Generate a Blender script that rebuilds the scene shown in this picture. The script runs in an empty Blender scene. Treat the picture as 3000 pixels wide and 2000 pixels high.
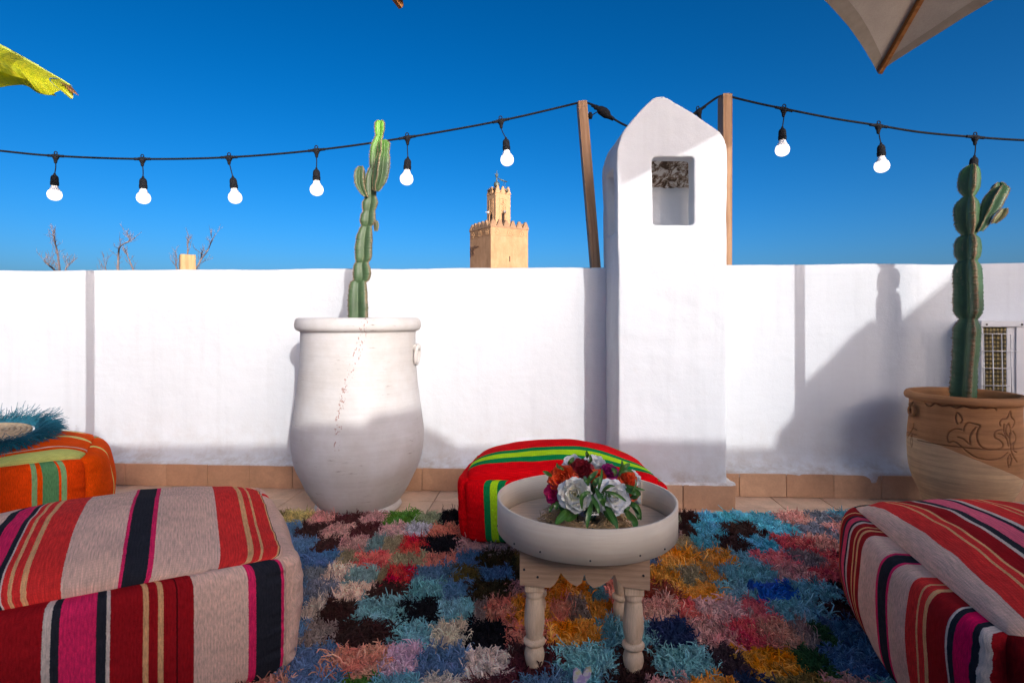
import bpy, bmesh, math, random
import numpy as np
from mathutils import Vector, Matrix, noise as mnoise

random.seed(7)
rng = np.random.default_rng(7)
SC = bpy.context.scene
COL = SC.collection

# ------------------------------------------------------------------ camera
EYE = 0.90
FPX = 1666.0
cam_data = bpy.data.cameras.new('camera')
cam = bpy.data.objects.new('camera', cam_data)
COL.objects.link(cam)
cam.location = (0, 0, EYE)
cam.rotation_euler = (math.radians(90), 0, 0)
cam_data.sensor_width = 36.0
cam_data.lens = 36.0 * FPX / 3000.0
cam_data.shift_y = -70.0 / 3000.0
cam_data.clip_start = 0.02
cam_data.clip_end = 4000
SC.camera = cam

# ------------------------------------------------------------------ light
TO_SUN = Vector((0.43, -1.0, 0.35)).normalized()
SUN_EL = math.asin(TO_SUN.z)
world = bpy.data.worlds.new('World')
SC.world = world
world.use_nodes = True
wn, wl = world.node_tree.nodes, world.node_tree.links
bg = wn['Background']
sky = wn.new('ShaderNodeTexSky')
sky.sky_type = 'NISHITA'
sky.sun_disc = False
sky.sun_elevation = SUN_EL
sky.sun_rotation = math.atan2(TO_SUN.x, TO_SUN.y)
sky.altitude = 620
sky.air_density = 0.56
sky.dust_density = 5.6
sky.ozone_density = 2.1
hs = wn.new('ShaderNodeHueSaturation')
hs.inputs['Saturation'].default_value = 1.42
hs.inputs['Hue'].default_value = 0.487
wl.new(sky.outputs[0], hs.inputs['Color'])
gm_ = wn.new('ShaderNodeGamma')
gm_.inputs[1].default_value = 1.3
wl.new(hs.outputs[0], gm_.inputs[0])
wl.new(gm_.outputs[0], bg.inputs[0])
bg.inputs[1].default_value = 0.1

sun_d = bpy.data.lights.new('sun', 'SUN')
sun_d.energy = 2.0
sun_d.angle = math.radians(0.5)
sun_d.color = (1.0, 0.975, 0.94)
sun = bpy.data.objects.new('sun', sun_d)
COL.objects.link(sun)
sun.rotation_euler = (-TO_SUN).to_track_quat('-Z', 'Y').to_euler()

vs = SC.view_settings
vs.view_transform = 'Standard'
vs.look = 'None'
vs.exposure = 0.46
vs.gamma = 1.0
vs.use_curve_mapping = False


# ------------------------------------------------------------------ helpers
def P(px, py, Y):
    """point of the place seen at source pixel px,py when it stands Y metres away"""
    return Vector(((px - 1500.0) / FPX * Y, Y, EYE + (930.0 - py) / FPX * Y))


def s2l(c):
    return tuple((v / 255.0 / 12.92) if v / 255.0 <= 0.04045 else ((v / 255.0 + 0.055) / 1.055) ** 2.4 for v in c)


def L(r, g, b, k=1.0, warm=1.0):
    v = s2l((r, g, b))
    w = (v[0] * k * warm, v[1] * k, v[2] * k / warm)
    q = max(1.0, max(w) / 0.86) ** 0.8
    return (min(0.86, w[0] / q), min(0.86, w[1] / q), min(0.86, w[2] / q), 1.0)


def tag(o, label=None, cat=None, group=None, kind=None):
    if label: o['label'] = label
    if cat: o['category'] = cat
    if group: o['group'] = group
    if kind: o['kind'] = kind
    return o


def empty(name, loc=(0, 0, 0), rz=0.0, label=None, cat=None, group=None, parent=None):
    o = bpy.data.objects.new(name, None)
    COL.objects.link(o)
    o.location = loc
    o.rotation_euler = (0, 0, rz)
    o.empty_display_size = 0.05
    if parent: o.parent = parent
    return tag(o, label, cat, group)


def mesh(name, verts, faces, mat=None, smooth=False):
    me = bpy.data.meshes.new(name)
    me.from_pydata([tuple(v) for v in verts], [], faces)
    me.validate()
    if smooth:
        me.shade_smooth()
    if mat:
        me.materials.append(mat)
    me.update()
    return me


def link(name, me, parent=None, loc=None):
    o = bpy.data.objects.new(name, me)
    COL.objects.link(o)
    if parent: o.parent = parent
    if loc is not None: o.location = loc
    return o


def obj(name, verts, faces, mat=None, parent=None, smooth=False, loc=None):
    return link(name, mesh(name, verts, faces, mat, smooth), parent, loc)


def bmobj(name, bm, mat=None, parent=None, smooth=False, loc=None):
    me = bpy.data.meshes.new(name)
    bmesh.ops.recalc_face_normals(bm, faces=bm.faces)
    bm.to_mesh(me)
    bm.free()
    if smooth: me.shade_smooth()
    if mat: me.materials.append(mat)
    return link(name, me, parent, loc)


def bm_box(bm, x0, x1, y0, y1, z0, z1, bevel=0.0, seg=1):
    r = bmesh.ops.create_cube(bm, size=1.0)
    vs_ = r['verts']
    for v in vs_:
        v.co = Vector(((v.co.x + .5) * (x1 - x0) + x0, (v.co.y + .5) * (y1 - y0) + y0, (v.co.z + .5) * (z1 - z0) + z0))
    if bevel:
        es = list({e for v in vs_ for e in v.link_edges})
        bmesh.ops.bevel(bm, geom=es, offset=bevel, segments=seg, affect='EDGES', profile=0.6)


def box(name, x0, x1, y0, y1, z0, z1, mat, parent=None, bevel=0.0, seg=1, smooth=False):
    bm = bmesh.new()
    bm_box(bm, x0, x1, y0, y1, z0, z1, bevel, seg)
    return bmobj(name, bm, mat, parent, smooth)


def tube_vf(pts, rad, n=8, cap=True, base=0):
    """tube along pts, radius number or list"""
    pts = [Vector(p) for p in pts]
    m = len(pts)
    rads = rad if hasattr(rad, '__len__') else [rad] * m
    V, F = [], []
    up = Vector((0, 0, 1))
    prev = None
    for i, p in enumerate(pts):
        t = (pts[min(i + 1, m - 1)] - pts[max(i - 1, 0)])
        t = t.normalized() if t.length > 1e-9 else Vector((0, 0, 1))
        if prev is None:
            a = up if abs(t.z) < 0.9 else Vector((1, 0, 0))
            side = t.cross(a).normalized()
        else:
            side = (prev - t * prev.dot(t))
            side = side.normalized() if side.length > 1e-6 else t.orthogonal().normalized()
        prev = side
        b = t.cross(side)
        for k in range(n):
            an = 2 * math.pi * k / n
            V.append(p + (side * math.cos(an) + b * math.sin(an)) * rads[i])
    for i in range(m - 1):
        for k in range(n):
            k2 = (k + 1) % n
            F.append((base + i * n + k, base + i * n + k2, base + (i + 1) * n + k2, base + (i + 1) * n + k))
    if cap:
        F.append(tuple(base + k for k in range(n))[::-1])
        F.append(tuple(base + (m - 1) * n + k for k in range(n)))
    return V, F


def tube(name, pts, rad, mat, parent=None, n=8, smooth=True):
    V, F = tube_vf(pts, rad, n)
    return obj(name, V, F, mat, parent, smooth)


def spline(pts, k=8):
    pts = [Vector(p) for p in pts]
    out = []
    for i in range(len(pts) - 1):
        p0 = pts[max(i - 1, 0)]; p1 = pts[i]; p2 = pts[i + 1]; p3 = pts[min(i + 2, len(pts) - 1)]
        for j in range(k):
            t = j / k
            out.append(0.5 * ((2 * p1) + (p2 - p0) * t + (2 * p0 - 5 * p1 + 4 * p2 - p3) * t * t + (3 * p1 - p0 - 3 * p2 + p3) * t ** 3))
    out.append(pts[-1])
    return out


def lathe_vf(prof, n=48, wob=0.0):
    V, F = [], []
    m = len(prof)
    for i, (r, z) in enumerate(prof):
        for k in range(n):
            a = 2 * math.pi * k / n
            rr = r
            if wob:
                rr += wob * mnoise.noise(Vector((math.cos(a) * 1.6, math.sin(a) * 1.6, z * 5)))
                rr += wob * 0.22 * mnoise.noise(Vector((math.cos(a) * .6, math.sin(a) * .6, z * 70)))
            V.append((rr * math.cos(a), rr * math.sin(a), z))
    for i in range(m - 1):
        for k in range(n):
            k2 = (k + 1) % n
            F.append((i * n + k, i * n + k2, (i + 1) * n + k2, (i + 1) * n + k))
    return V, F


def smooth_prof(pts, k=6):
    return [(p.x, p.y) for p in spline([(a, b, 0) for a, b in pts], k)]


# ------------------------------------------------------------------ material helpers
def newmat(name):
    m = bpy.data.materials.new(name)
    m.use_nodes = True
    nt = m.node_tree
    b = nt.nodes['Principled BSDF']
    return m, nt.nodes, nt.links, b


def tcoord(N, kind='Object'):
    return N.new('ShaderNodeTexCoord').outputs[kind]


def mapping(N, Lk, src, scale=(1, 1, 1), rot=(0, 0, 0)):
    mp = N.new('ShaderNodeMapping')
    mp.inputs['Scale'].default_value = scale
    mp.inputs['Rotation'].default_value = rot
    Lk.new(src, mp.inputs['Vector'])
    return mp.outputs[0]


def noise(N, Lk, vec, scale, detail=4, rough=0.55, dist=0.0):
    n = N.new('ShaderNodeTexNoise')
    n.inputs['Scale'].default_value = scale
    n.inputs['Detail'].default_value = detail
    n.inputs['Roughness'].default_value = rough
    n.inputs['Distortion'].default_value = dist
    Lk.new(vec, n.inputs['Vector'])
    return n.outputs['Fac']


def ramp(N, Lk, fac, stops, interp='LINEAR'):
    r = N.new('ShaderNodeValToRGB')
    r.color_ramp.interpolation = interp
    els = r.color_ramp.elements
    while len(els) > 1:
        els.remove(els[-1])
    els[0].position = stops[0][0]
    els[0].color = stops[0][1]
    for p, c in stops[1:]:
        e = els.new(p)
        e.color = c
    Lk.new(fac, r.inputs['Fac'])
    return r.outputs['Color']


def mix(N, Lk, fac, a, b, mode='MIX'):
    m = N.new('ShaderNodeMix')
    m.data_type = 'RGBA'
    m.blend_type = mode
    for s, v in ((m.inputs[0], fac), (m.inputs[6], a), (m.inputs[7], b)):
        if hasattr(v, 'is_linked') or hasattr(v, 'links'):
            Lk.new(v, s)
        else:
            s.default_value = v
    return m.outputs[2]


def math_(N, Lk, op, a, b=None, c=None, clamp=False):
    m = N.new('ShaderNodeMath')
    m.operation = op
    m.use_clamp = clamp
    for i, v in enumerate((a, b, c)):
        if v is None: continue
        if hasattr(v, 'links'): Lk.new(v, m.inputs[i])
        else: m.inputs[i].default_value = v
    return m.outputs[0]


def bump(N, Lk, b, height, strength=0.3, dist=0.01, prev=None):
    bp = N.new('ShaderNodeBump')
    bp.inputs['Strength'].default_value = strength
    bp.inputs['Distance'].default_value = dist
    Lk.new(height, bp.inputs['Height'])
    if prev is not None:
        Lk.new(prev, bp.inputs['Normal'])
    Lk.new(bp.outputs[0], b.inputs['Normal'])
    return bp.outputs[0]


def g(v):
    return (v, v, v, 1)


def plain(name, col, rough=0.6, var=0.12, scale=20, bstr=0.1, bscale=150, metal=0.0, spec=0.5, obrand=0.0):
    m, N, Lk, b = newmat(name)
    co = tcoord(N)
    n = noise(N, Lk, co, scale)
    c = mix(N, Lk, 1.0, col, ramp(N, Lk, n, [(0.3, g(1 - var)), (0.7, g(1 + var))]), 'MULTIPLY')
    if obrand:
        oi = N.new('ShaderNodeObjectInfo')
        c = mix(N, Lk, 1.0, c, ramp(N, Lk, oi.outputs['Random'], [(0, g(1 - obrand)), (1, g(1 + obrand))]), 'MULTIPLY')
    Lk.new(c, b.inputs['Base Color'])
    b.inputs['Roughness'].default_value = rough
    b.inputs['Metallic'].default_value = metal
    b.inputs['Specular IOR Level'].default_value = spec
    if bstr:
        bump(N, Lk, b, noise(N, Lk, co, bscale, 3), bstr, 0.003)
    return m


def plaster(name, col=(0.605, 0.635, 0.665, 1), stain=(0.50, 0.45, 0.38, 1), stain_amt=0.5, rough_amt=1.0):
    m, N, Lk, b = newmat(name)
    co = tcoord(N)
    big = noise(N, Lk, co, 1.3, 5, 0.6)
    c = mix(N, Lk, 1.0, col, ramp(N, Lk, big, [(0.3, g(0.93)), (0.65, g(1.02))]), 'MULTIPLY')
    roll = noise(N, Lk, mapping(N, Lk, co, (2.0, 2.0, 14.0)), 4, 4, 0.6)
    c = mix(N, Lk, 1.0, c, ramp(N, Lk, roll, [(0.35, g(0.985)), (0.6, g(1.005))]), 'MULTIPLY')
    sp = noise(N, Lk, co, 5.5, 8, 0.72)
    c = mix(N, Lk, math_(N, Lk, 'MULTIPLY', ramp(N, Lk, sp, [(0.66, g(0)), (0.80, g(1))]), stain_amt), c, stain)
    v = N.new('ShaderNodeTexVoronoi')
    v.inputs['Scale'].default_value = 14
    Lk.new(co, v.inputs['Vector'])
    chip = math_(N, Lk, 'MULTIPLY', ramp(N, Lk, v.outputs['Distance'], [(0.02, g(1)), (0.05, g(0))]),
                 ramp(N, Lk, noise(N, Lk, co, 2.4, 2), [(0.60, g(0)), (0.66, g(1))]))
    c = mix(N, Lk, math_(N, Lk, 'MULTIPLY', chip, 0.6), c, (0.30, 0.25, 0.2, 1))
    vc = N.new('ShaderNodeTexVoronoi'); vc.feature = 'DISTANCE_TO_EDGE'; vc.inputs['Scale'].default_value = 2.2
    wob = N.new('ShaderNodeTexNoise'); wob.inputs['Scale'].default_value = 7; wob.inputs['Detail'].default_value = 6
    Lk.new(co, wob.inputs['Vector'])
    vm = N.new('ShaderNodeVectorMath'); vm.operation = 'MULTIPLY_ADD'
    Lk.new(wob.outputs['Color'], vm.inputs[0]); vm.inputs[1].default_value = (.35, .35, .35); Lk.new(co, vm.inputs[2])
    Lk.new(vm.outputs[0], vc.inputs['Vector'])
    crk = math_(N, Lk, 'MULTIPLY', ramp(N, Lk, vc.outputs['Distance'], [(.0, g(1)), (.006, g(0))]), ramp(N, Lk, noise(N, Lk, co, 1.7, 3), [(.62, g(0)), (.68, g(.22))]))
    c = mix(N, Lk, crk, c, (.30, .26, .22, 1))
    geo = N.new('ShaderNodeNewGeometry')
    sz = N.new('ShaderNodeSeparateXYZ'); Lk.new(geo.outputs['Position'], sz.inputs[0])
    foot = ramp(N, Lk, sz.outputs[2], [(.10, g(1)), (.19, g(.25)), (.42, g(0))])
    gr = math_(N, Lk, 'MULTIPLY', foot, ramp(N, Lk, noise(N, Lk, co, 11, 8, .75), [(.42, g(0)), (.66, g(.9))]))
    c = mix(N, Lk, gr, c, (.36, .28, .21, 1))
    drip = noise(N, Lk, mapping(N, Lk, co, (9, 9, .55)), 1.6, 5, .6)
    c = mix(N, Lk, 1.0, c, ramp(N, Lk, drip, [(.25, g(.94)), (.5, g(1.0))]), 'MULTIPLY')
    Lk.new(c, b.inputs['Base Color'])
    b.inputs['Roughness'].default_value = 0.85
    b.inputs['Specular IOR Level'].default_value = 0.25
    n1 = bump(N, Lk, b, noise(N, Lk, co, 9, 5, 0.6), 0.35 * rough_amt, 0.012)
    bump(N, Lk, b, noise(N, Lk, co, 170, 4, 0.65), 0.42 * rough_amt, 0.0022, n1)
    return m


def wood(name, base, dark, axis='X', scale=1.0, knots=True, rough=0.6):
    m, N, Lk, b = newmat(name)
    co = tcoord(N)
    st = {'X': (0.35, 5, 5), 'Y': (5, 0.35, 5), 'Z': (5, 5, 0.35)}[axis]
    v = mapping(N, Lk, co, tuple(s * scale for s in st))
    w = N.new('ShaderNodeTexWave')
    w.wave_type = 'RINGS'
    w.rings_direction = axis
    w.inputs['Scale'].default_value = 3.2
    w.inputs['Distortion'].default_value = 7.0
    w.inputs['Detail'].default_value = 3.0
    w.inputs['Detail Scale'].default_value = 1.2
    Lk.new(v, w.inputs['Vector'])
    fine = noise(N, Lk, mapping(N, Lk, co, tuple(s * 14 * scale for s in st)), 4, 4, 0.6)
    big = noise(N, Lk, co, 6, 3)
    c = mix(N, Lk, ramp(N, Lk, w.outputs['Fac'], [(0.2, g(0)), (0.9, g(0.75))]), base, dark)
    c = mix(N, Lk, 1.0, c, ramp(N, Lk, fine, [(0.3, g(0.85)), (0.7, g(1.1))]), 'MULTIPLY')
    c = mix(N, Lk, 1.0, c, ramp(N, Lk, big, [(0.3, g(0.88)), (0.7, g(1.08))]), 'MULTIPLY')
    Lk.new(c, b.inputs['Base Color'])
    b.inputs['Roughness'].default_value = rough
    b.inputs['Specular IOR Level'].default_value = 0.3
    bump(N, Lk, b, fine, 0.2, 0.001)
    return m


def fabric(name, stops, k=1.0, su=260, sv=200, wob=0.0022, hairy=0.5, fade=0.12):
    """woven stripes across UV.x; stops = [(pos, (r,g,b)), ...]"""
    m, N, Lk, b = newmat(name)
    uv = tcoord(N, 'UV')
    sep = N.new('ShaderNodeSeparateXYZ')
    Lk.new(uv, sep.inputs[0])
    nz = noise(N, Lk, mapping(N, Lk, uv, (3, 60, 1)), 2.0, 2)
    u = math_(N, Lk, 'ADD', sep.outputs[0], math_(N, Lk, 'MULTIPLY', math_(N, Lk, 'SUBTRACT', nz, 0.5), wob * 2))
    st = [(max(0, min(1, p)), L(*c, k=k, warm=1.10)) for p, c in stops]
    c = ramp(N, Lk, u, st, 'CONSTANT')
    thr = noise(N, Lk, mapping(N, Lk, uv, (90, 7, 1)), 3.0, 3, 0.6)
    c = mix(N, Lk, 1.0, c, ramp(N, Lk, thr, [(0.28, g(0.72)), (0.72, g(1.22))]), 'MULTIPLY')
    fz = noise(N, Lk, mapping(N, Lk, uv, (200, 200, 1)), 2.0, 3, 0.7)
    c = mix(N, Lk, 1.0, c, ramp(N, Lk, fz, [(0.3, g(0.85)), (0.7, g(1.13))]), 'MULTIPLY')
    big = noise(N, Lk, mapping(N, Lk, uv, (3, 3, 1)), 1.4, 4, 0.6)
    c = mix(N, Lk, 1.0, c, ramp(N, Lk, big, [(0.3, g(1 - fade)), (0.7, g(1 + fade))]), 'MULTIPLY')
    wx = N.new('ShaderNodeTexWave'); wx.bands_direction = 'X'; wx.inputs['Scale'].default_value = su / 6.3
    wy = N.new('ShaderNodeTexWave'); wy.bands_direction = 'Y'; wy.inputs['Scale'].default_value = sv / 6.3
    wx.inputs['Distortion'].default_value = 0.6; wy.inputs['Distortion'].default_value = 0.6
    Lk.new(uv, wx.inputs['Vector']); Lk.new(uv, wy.inputs['Vector'])
    wv = math_(N, Lk, 'MULTIPLY', wx.outputs['Fac'], wy.outputs['Fac'])
    c = mix(N, Lk, 1.0, c, ramp(N, Lk, wv, [(0.0, g(0.93)), (0.6, g(1.03))]), 'MULTIPLY')
    Lk.new(c, b.inputs['Base Color'])
    b.inputs['Roughness'].default_value = 0.95
    b.inputs['Specular IOR Level'].default_value = 0.04
    b.inputs['Sheen Weight'].default_value = 0.0
    b.inputs['Sheen Roughness'].default_value = 0.6
    n1 = bump(N, Lk, b, wv, 0.35, 0.0012)
    n2 = bump(N, Lk, b, fz, 0.35, 0.002, n1)
    bump(N, Lk, b, noise(N, Lk, mapping(N, Lk, uv, (14, 5, 1)), 2.0, 4), 0.35, 0.012, n2)
    return m


M_wall = plaster('white_plaster')
M_chim = plaster('white_chimney_plaster', stain_amt=0.35)
M_ledge = plaster('worn_plaster', (0.76, 0.75, 0.73, 1), (0.42, 0.33, 0.25, 1), 0.8, 1.6)
M_soot = plaster('raw_ceiling_plaster', (0.50, 0.46, 0.41, 1), (0.10, 0.055, 0.03, 1), 1.0, 2.5)


# ------------------------------------------------------------------ ground far below and terrace
gm, N, Lk, b = newmat('dry_earth')
co = tcoord(N)
c = ramp(N, Lk, noise(N, Lk, co, 0.02, 8, 0.6), [(0.3, (0.20, 0.13, 0.08, 1)), (0.7, (0.32, 0.22, 0.14, 1))])
Lk.new(c, b.inputs['Base Color'])
b.inputs['Roughness'].default_value = 0.95
tag(obj('ground', [(-3000, -3000, -7), (3000, -3000, -7), (3000, 3000, -7), (-3000, 3000, -7)], [(0, 1, 2, 3)], gm), kind='structure')

TH = -math.atan(0.06)
U = Vector((math.cos(TH), math.sin(TH), 0))
Vv = Vector((-math.sin(TH), math.cos(TH), 0))
ORG = Vector((0, 2.935, 0))


def W(u, v, z):
    return ORG + U * u + Vv * v + Vector((0, 0, z))


# tile material: worn cream terracotta, each tile a little different
def tile_mat(name, a, bcol, k=1.0):
    m, N, Lk, b = newmat(name)
    geo = N.new('ShaderNodeNewGeometry')
    oi = N.new('ShaderNodeObjectInfo')
    pos = geo.outputs['Position']
    base = mix(N, Lk, oi.outputs['Random'], a, bcol)
    c = mix(N, Lk, 1.0, base, ramp(N, Lk, noise(N, Lk, pos, 7, 6, 0.62, 0.6), [(0.3, g(0.80)), (0.7, g(1.15))]), 'MULTIPLY')
    c = mix(N, Lk, 1.0, c, ramp(N, Lk, noise(N, Lk, pos, 90, 4, 0.7), [(0.25, g(0.88)), (0.75, g(1.08))]), 'MULTIPLY')
    sp = ramp(N, Lk, noise(N, Lk, pos, 22, 7, 0.7), [(0.67, g(0)), (0.75, g(1))])
    c = mix(N, Lk, math_(N, Lk, 'MULTIPLY', sp, 0.45), c, (0.22, 0.12, 0.07, 1))
    Lk.new(c, b.inputs['Base Color'])
    Lk.new(ramp(N, Lk, noise(N, Lk, pos, 12, 4), [(0.3, g(0.5)), (0.7, g(0.75))]), b.inputs['Roughness'])
    b.inputs['Specular IOR Level'].default_value = 0.35
    bump(N, Lk, b, noise(N, Lk, pos, 60, 5, 0.6), 0.2, 0.002)
    return m


M_floor = tile_mat('cream_floor_tile', (0.74, 0.52, 0.36, 1), (0.68, 0.45, 0.30, 1))
M_skirt = tile_mat('skirting_tile', (0.56, 0.345, 0.21, 1), (0.48, 0.275, 0.16, 1))
M_grout = plain('grout', (0.20, 0.145, 0.10, 1), 0.95, 0.2, 40, 0.3, 300)

floor = obj('terrace_floor', [W(-5, .35, -.006), W(5, .35, -.006), W(5, -5.2, -.006), W(-5, -5.2, -.006),
                              W(-5, .35, -.3), W(5, .35, -.3), W(5, -5.2, -.3), W(-5, -5.2, -.3)],
            [(0, 3, 2, 1), (4, 5, 6, 7), (0, 1, 5, 4), (1, 2, 6, 5), (2, 3, 7, 6), (3, 0, 4, 7)], M_grout)
tag(floor, kind='structure')
PT = 0.2395


def tile_mesh(name, w, d, h, mat, bev=0.0025):
    bm = bmesh.new()
    bm_box(bm, -w / 2, w / 2, -d / 2, d / 2, -h, 0, bev, 2)
    me = bpy.data.meshes.new(name)
    bmesh.ops.recalc_face_normals(bm, faces=bm.faces)
    bm.to_mesh(me); bm.free()
    me.materials.append(mat)
    return me


ft_me = tile_mesh('floor_tile', PT - .005, PT - .005, .012, M_floor)
# joint line of the photograph passes X=-1.11 at Y=2.8
off = 0.02
for j in range(9):
    for i in range(-15, 16):
        u = (i + 0.5) * PT - 0.395 + off
        v = -0.002 - (j + 0.5) * PT + 0.085 - 0.01
        o = link('floor_tile', ft_me, floor)
        o.location = W(u, v, random.uniform(-.0012, .0005))
        o.rotation_euler = (random.uniform(-.003, .003), random.uniform(-.003, .003), TH + random.uniform(-.003, .003))

# the rest of the terrace building below
box('terrace_building', -6, 6, -3.5, 3.15, -7, -.31, M_wall)['kind'] = 'structure'

# ------------------------------------------------------------------ parapet wall
wall = empty('parapet_wall', (0, 0, 0), 0, 'long white plastered parapet wall with tiled skirting behind pots and chimney', 'wall')


def wall_grid(u0, u1, ztop, v0, v1, z0=0.10):
    """front, top and back of a plastered wall with slight unevenness"""
    nu = int((u1 - u0) / 0.045)
    prof = []   # (v,z)
    # foot flares out to a worn ledge
    prof += [(v0 - .088, z0), (v0 - .090, z0 + .018), (v0 - .080, z0 + .026), (v0 - .035, z0 + .040), (v0 - .010, z0 + .062), (v0, z0 + .10)]
    zz = z0 + .10
    nz = 22
    for i in range(1, nz):
        prof.append((v0, zz + (ztop - .012 - zz) * i / nz))
    prof += [(v0 + .001, ztop - .012), (v0 + .004, ztop - .004), (v0 + .012, ztop), (v0 + .06, ztop + .001), (v1 - .012, ztop), (v1, ztop - .012), (v1, z0 - .6)]
    V, F = [], []
    m = len(prof)
    for a in range(nu + 1):
        u = u0 + (u1 - u0) * a / nu
        for i, (v, z) in enumerate(prof):
            n1 = mnoise.noise(Vector((u * 2.2, z * 2.2, 3))) * .004 + mnoise.noise(Vector((u * 9, z * 9, 7))) * .0018
            vv, z2 = v + n1, z
            if i < 5:
                vv += mnoise.noise(Vector((u * 12, i * .4, 1))) * .009
                z2 += mnoise.noise(Vector((u * 15, i * .3, 9))) * .006
            if i == 0:
                z2 -= max(0, mnoise.noise(Vector((u * 7, 4, 2)))) * .035
            if z > ztop - .02:
                z2 += mnoise.noise(Vector((u * 2.5, 0, 5))) * .006 + mnoise.noise(Vector((u * 14, 0, 5))) * .0015
            V.append(W(u, vv, z2))
    for a in range(nu):
        for i in range(m - 1):
            F.append((a * m + i, (a + 1) * m + i, (a + 1) * m + i + 1, a * m + i + 1))
    return V, F


V, F = wall_grid(-4.8, 0.80, 1.164, .09, .21)
obj('wall_section', V, F, M_wall, wall, True)
V, F = wall_grid(0.801, 4.8, 1.174, .085, .215)
obj('wall_section', V, F, M_wall, wall, True)
V, F = [], []
st_me = tile_mesh('skirting_tile', .2285, .016, .116, M_skirt, .003)
bm = bmesh.new(); bm_box(bm, -4.8, 4.8, .008, .012, 0, .115)
for v in bm.verts: v.co = W(v.co.x, v.co.y, v.co.z)
bmobj('skirting_mortar', bm, M_grout, wall)
for i in range(-20, 21):
    u = i * .2305 + .108
    if .44 < u < 1.05 and False: continue
    o = link('skirting_tile', st_me, wall)
    o.location = W(u, random.uniform(-.001, .0015), .117 + random.uniform(-.0015, .0015))
    o.rotation_euler = (random.uniform(-.01, .01), random.uniform(-.004, .004), TH + random.uniform(-.006, .006))

# ------------------------------------------------------------------ chimney
chim = empty('chimney', (0.75, 2.85, 0), 0, 'tall white plastered chimney with pointed top and square openings', 'chimney')


def dg_mesh(o):
    dg = bpy.context.evaluated_depsgraph_get()
    return bpy.data.meshes.new_from_object(o.evaluated_get(dg))


prof_px = [(1810, 700), (1809, 560), (1807, 480), (1808, 441), (1814, 415), (1822, 392), (1835, 372), (1851, 352), (1872, 329), (1893, 307),
           (1908, 293), (1921, 286), (1937, 284), (1955, 291), (1985, 310), (2017, 331), (2053, 356), (2089, 381), (2105, 395), (2116, 412), (2122, 432), (2124, 470), (2125, 560)]
Yf = 2.705
front = [P(x, y, Yf) for x, y in prof_px]
out = [Vector((.505, Yf, .112))] + [Vector((.506, Yf, z)) for z in (.3, .6, .9, 1.1)] + front[0:] + [Vector((1.012, Yf, z)) for z in (1.1, .9, .6, .3)] + [Vector((1.012, Yf, .112))]
V = []
n = len(out)
for sI, (dy, dxk) in enumerate(((0, 0), (.345, 1))):
    for p in out:
        x = p.x
        t = (x - .505) / .507
        V.append((x + dxk * (-.014 * (1 - t) + .012 * t), p.y + dy - .03 * t, p.z))
F = [tuple(range(n))[::-1], tuple(range(n, 2 * n))] + [(i, (i + 1) % n, n + (i + 1) % n, n + i) for i in range(n)]
body = obj('chimney_body', V, F, M_chim)


def cutter(x0, x1, y0, y1, z0, z1, taper=None):
    return box('cut', x0, x1, y0, y1, z0, z1, None)


w_l, w_r = (1911 - 1500) / FPX * Yf, (2029 - 1500) / FPX * Yf
wz0, wz1 = EYE + (930 - 661) / FPX * Yf, EYE + (930 - 463) / FPX * Yf
cuts = [cutter(.575, .945, 2.775, 2.985, wz0 - .0, wz1 + .03),
        cutter(w_l, w_r, 2.6, 2.80, wz0, wz1),
        cutter(.40, .60, 2.78, 2.955, wz0 - .02, wz1 - .03),
        cutter(.92, 1.15, 2.78, 2.955, wz0, wz1 - .03)]
for cobj in cuts:
    md = body.modifiers.new('b', 'BOOLEAN')
    md.operation = 'DIFFERENCE'
    md.object = cobj
    md.solver = 'EXACT'
rm = body.modifiers.new('r', 'REMESH')
rm.mode = 'VOXEL'
rm.voxel_size = 0.0072
sm = body.modifiers.new('s', 'SMOOTH')
sm.iterations = 2
sm.factor = 0.5
me = dg_mesh(body)
nv_ = len(me.vertices)
co_ = np.empty(nv_ * 3, np.float32); me.vertices.foreach_get('co', co_); co_ = co_.reshape(-1, 3)
no_ = np.empty(nv_ * 3, np.float32); me.vertex_normals.foreach_get('vector', no_); no_ = no_.reshape(-1, 3)
dd_ = np.array([mnoise.noise(Vector(p) * 4) * .0035 + mnoise.noise(Vector(p) * 14) * .0022 for p in co_.tolist()])
me.vertices.foreach_set('co', (co_ + no_ * dd_[:, None]).astype(np.float32).reshape(-1))
me.update()
me.materials.clear(); me.materials.append(M_chim)
me.shade_smooth()
for o in cuts + [body]:
    bpy.data.objects.remove(o)
chb = link('chimney_body', me, chim)
chb.matrix_parent_inverse = Matrix.Translation((-.75, -2.85, 0))
# rough underside of the cap inside the opening
V, F = [], []
nx, ny = 26, 18
for i in range(nx + 1):
    for j in range(ny + 1):
        x = .570 + .38 * i / nx
        y = 2.765 + .225 * j / ny
        z = wz1 + .035 - .115 * (j / ny) + mnoise.noise(Vector((x * 30, y * 30, 0))) * .010 + mnoise.noise(Vector((x * 90, y * 60, 4))) * .005
        V.append((x - .75, y - 2.85, z))
for i in range(nx):
    for j in range(ny):
        a = i * (ny + 1) + j
        F.append((a, a + ny + 1, a + ny + 2, a + 1))
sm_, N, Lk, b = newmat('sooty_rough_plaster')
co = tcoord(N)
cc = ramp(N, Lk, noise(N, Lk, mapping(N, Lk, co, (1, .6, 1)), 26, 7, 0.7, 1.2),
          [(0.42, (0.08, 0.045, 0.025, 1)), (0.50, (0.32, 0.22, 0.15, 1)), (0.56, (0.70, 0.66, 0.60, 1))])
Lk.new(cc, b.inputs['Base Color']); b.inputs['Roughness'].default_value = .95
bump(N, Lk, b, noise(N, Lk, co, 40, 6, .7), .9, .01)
obj('opening_ceiling', V, F, sm_, chim, True)
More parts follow.
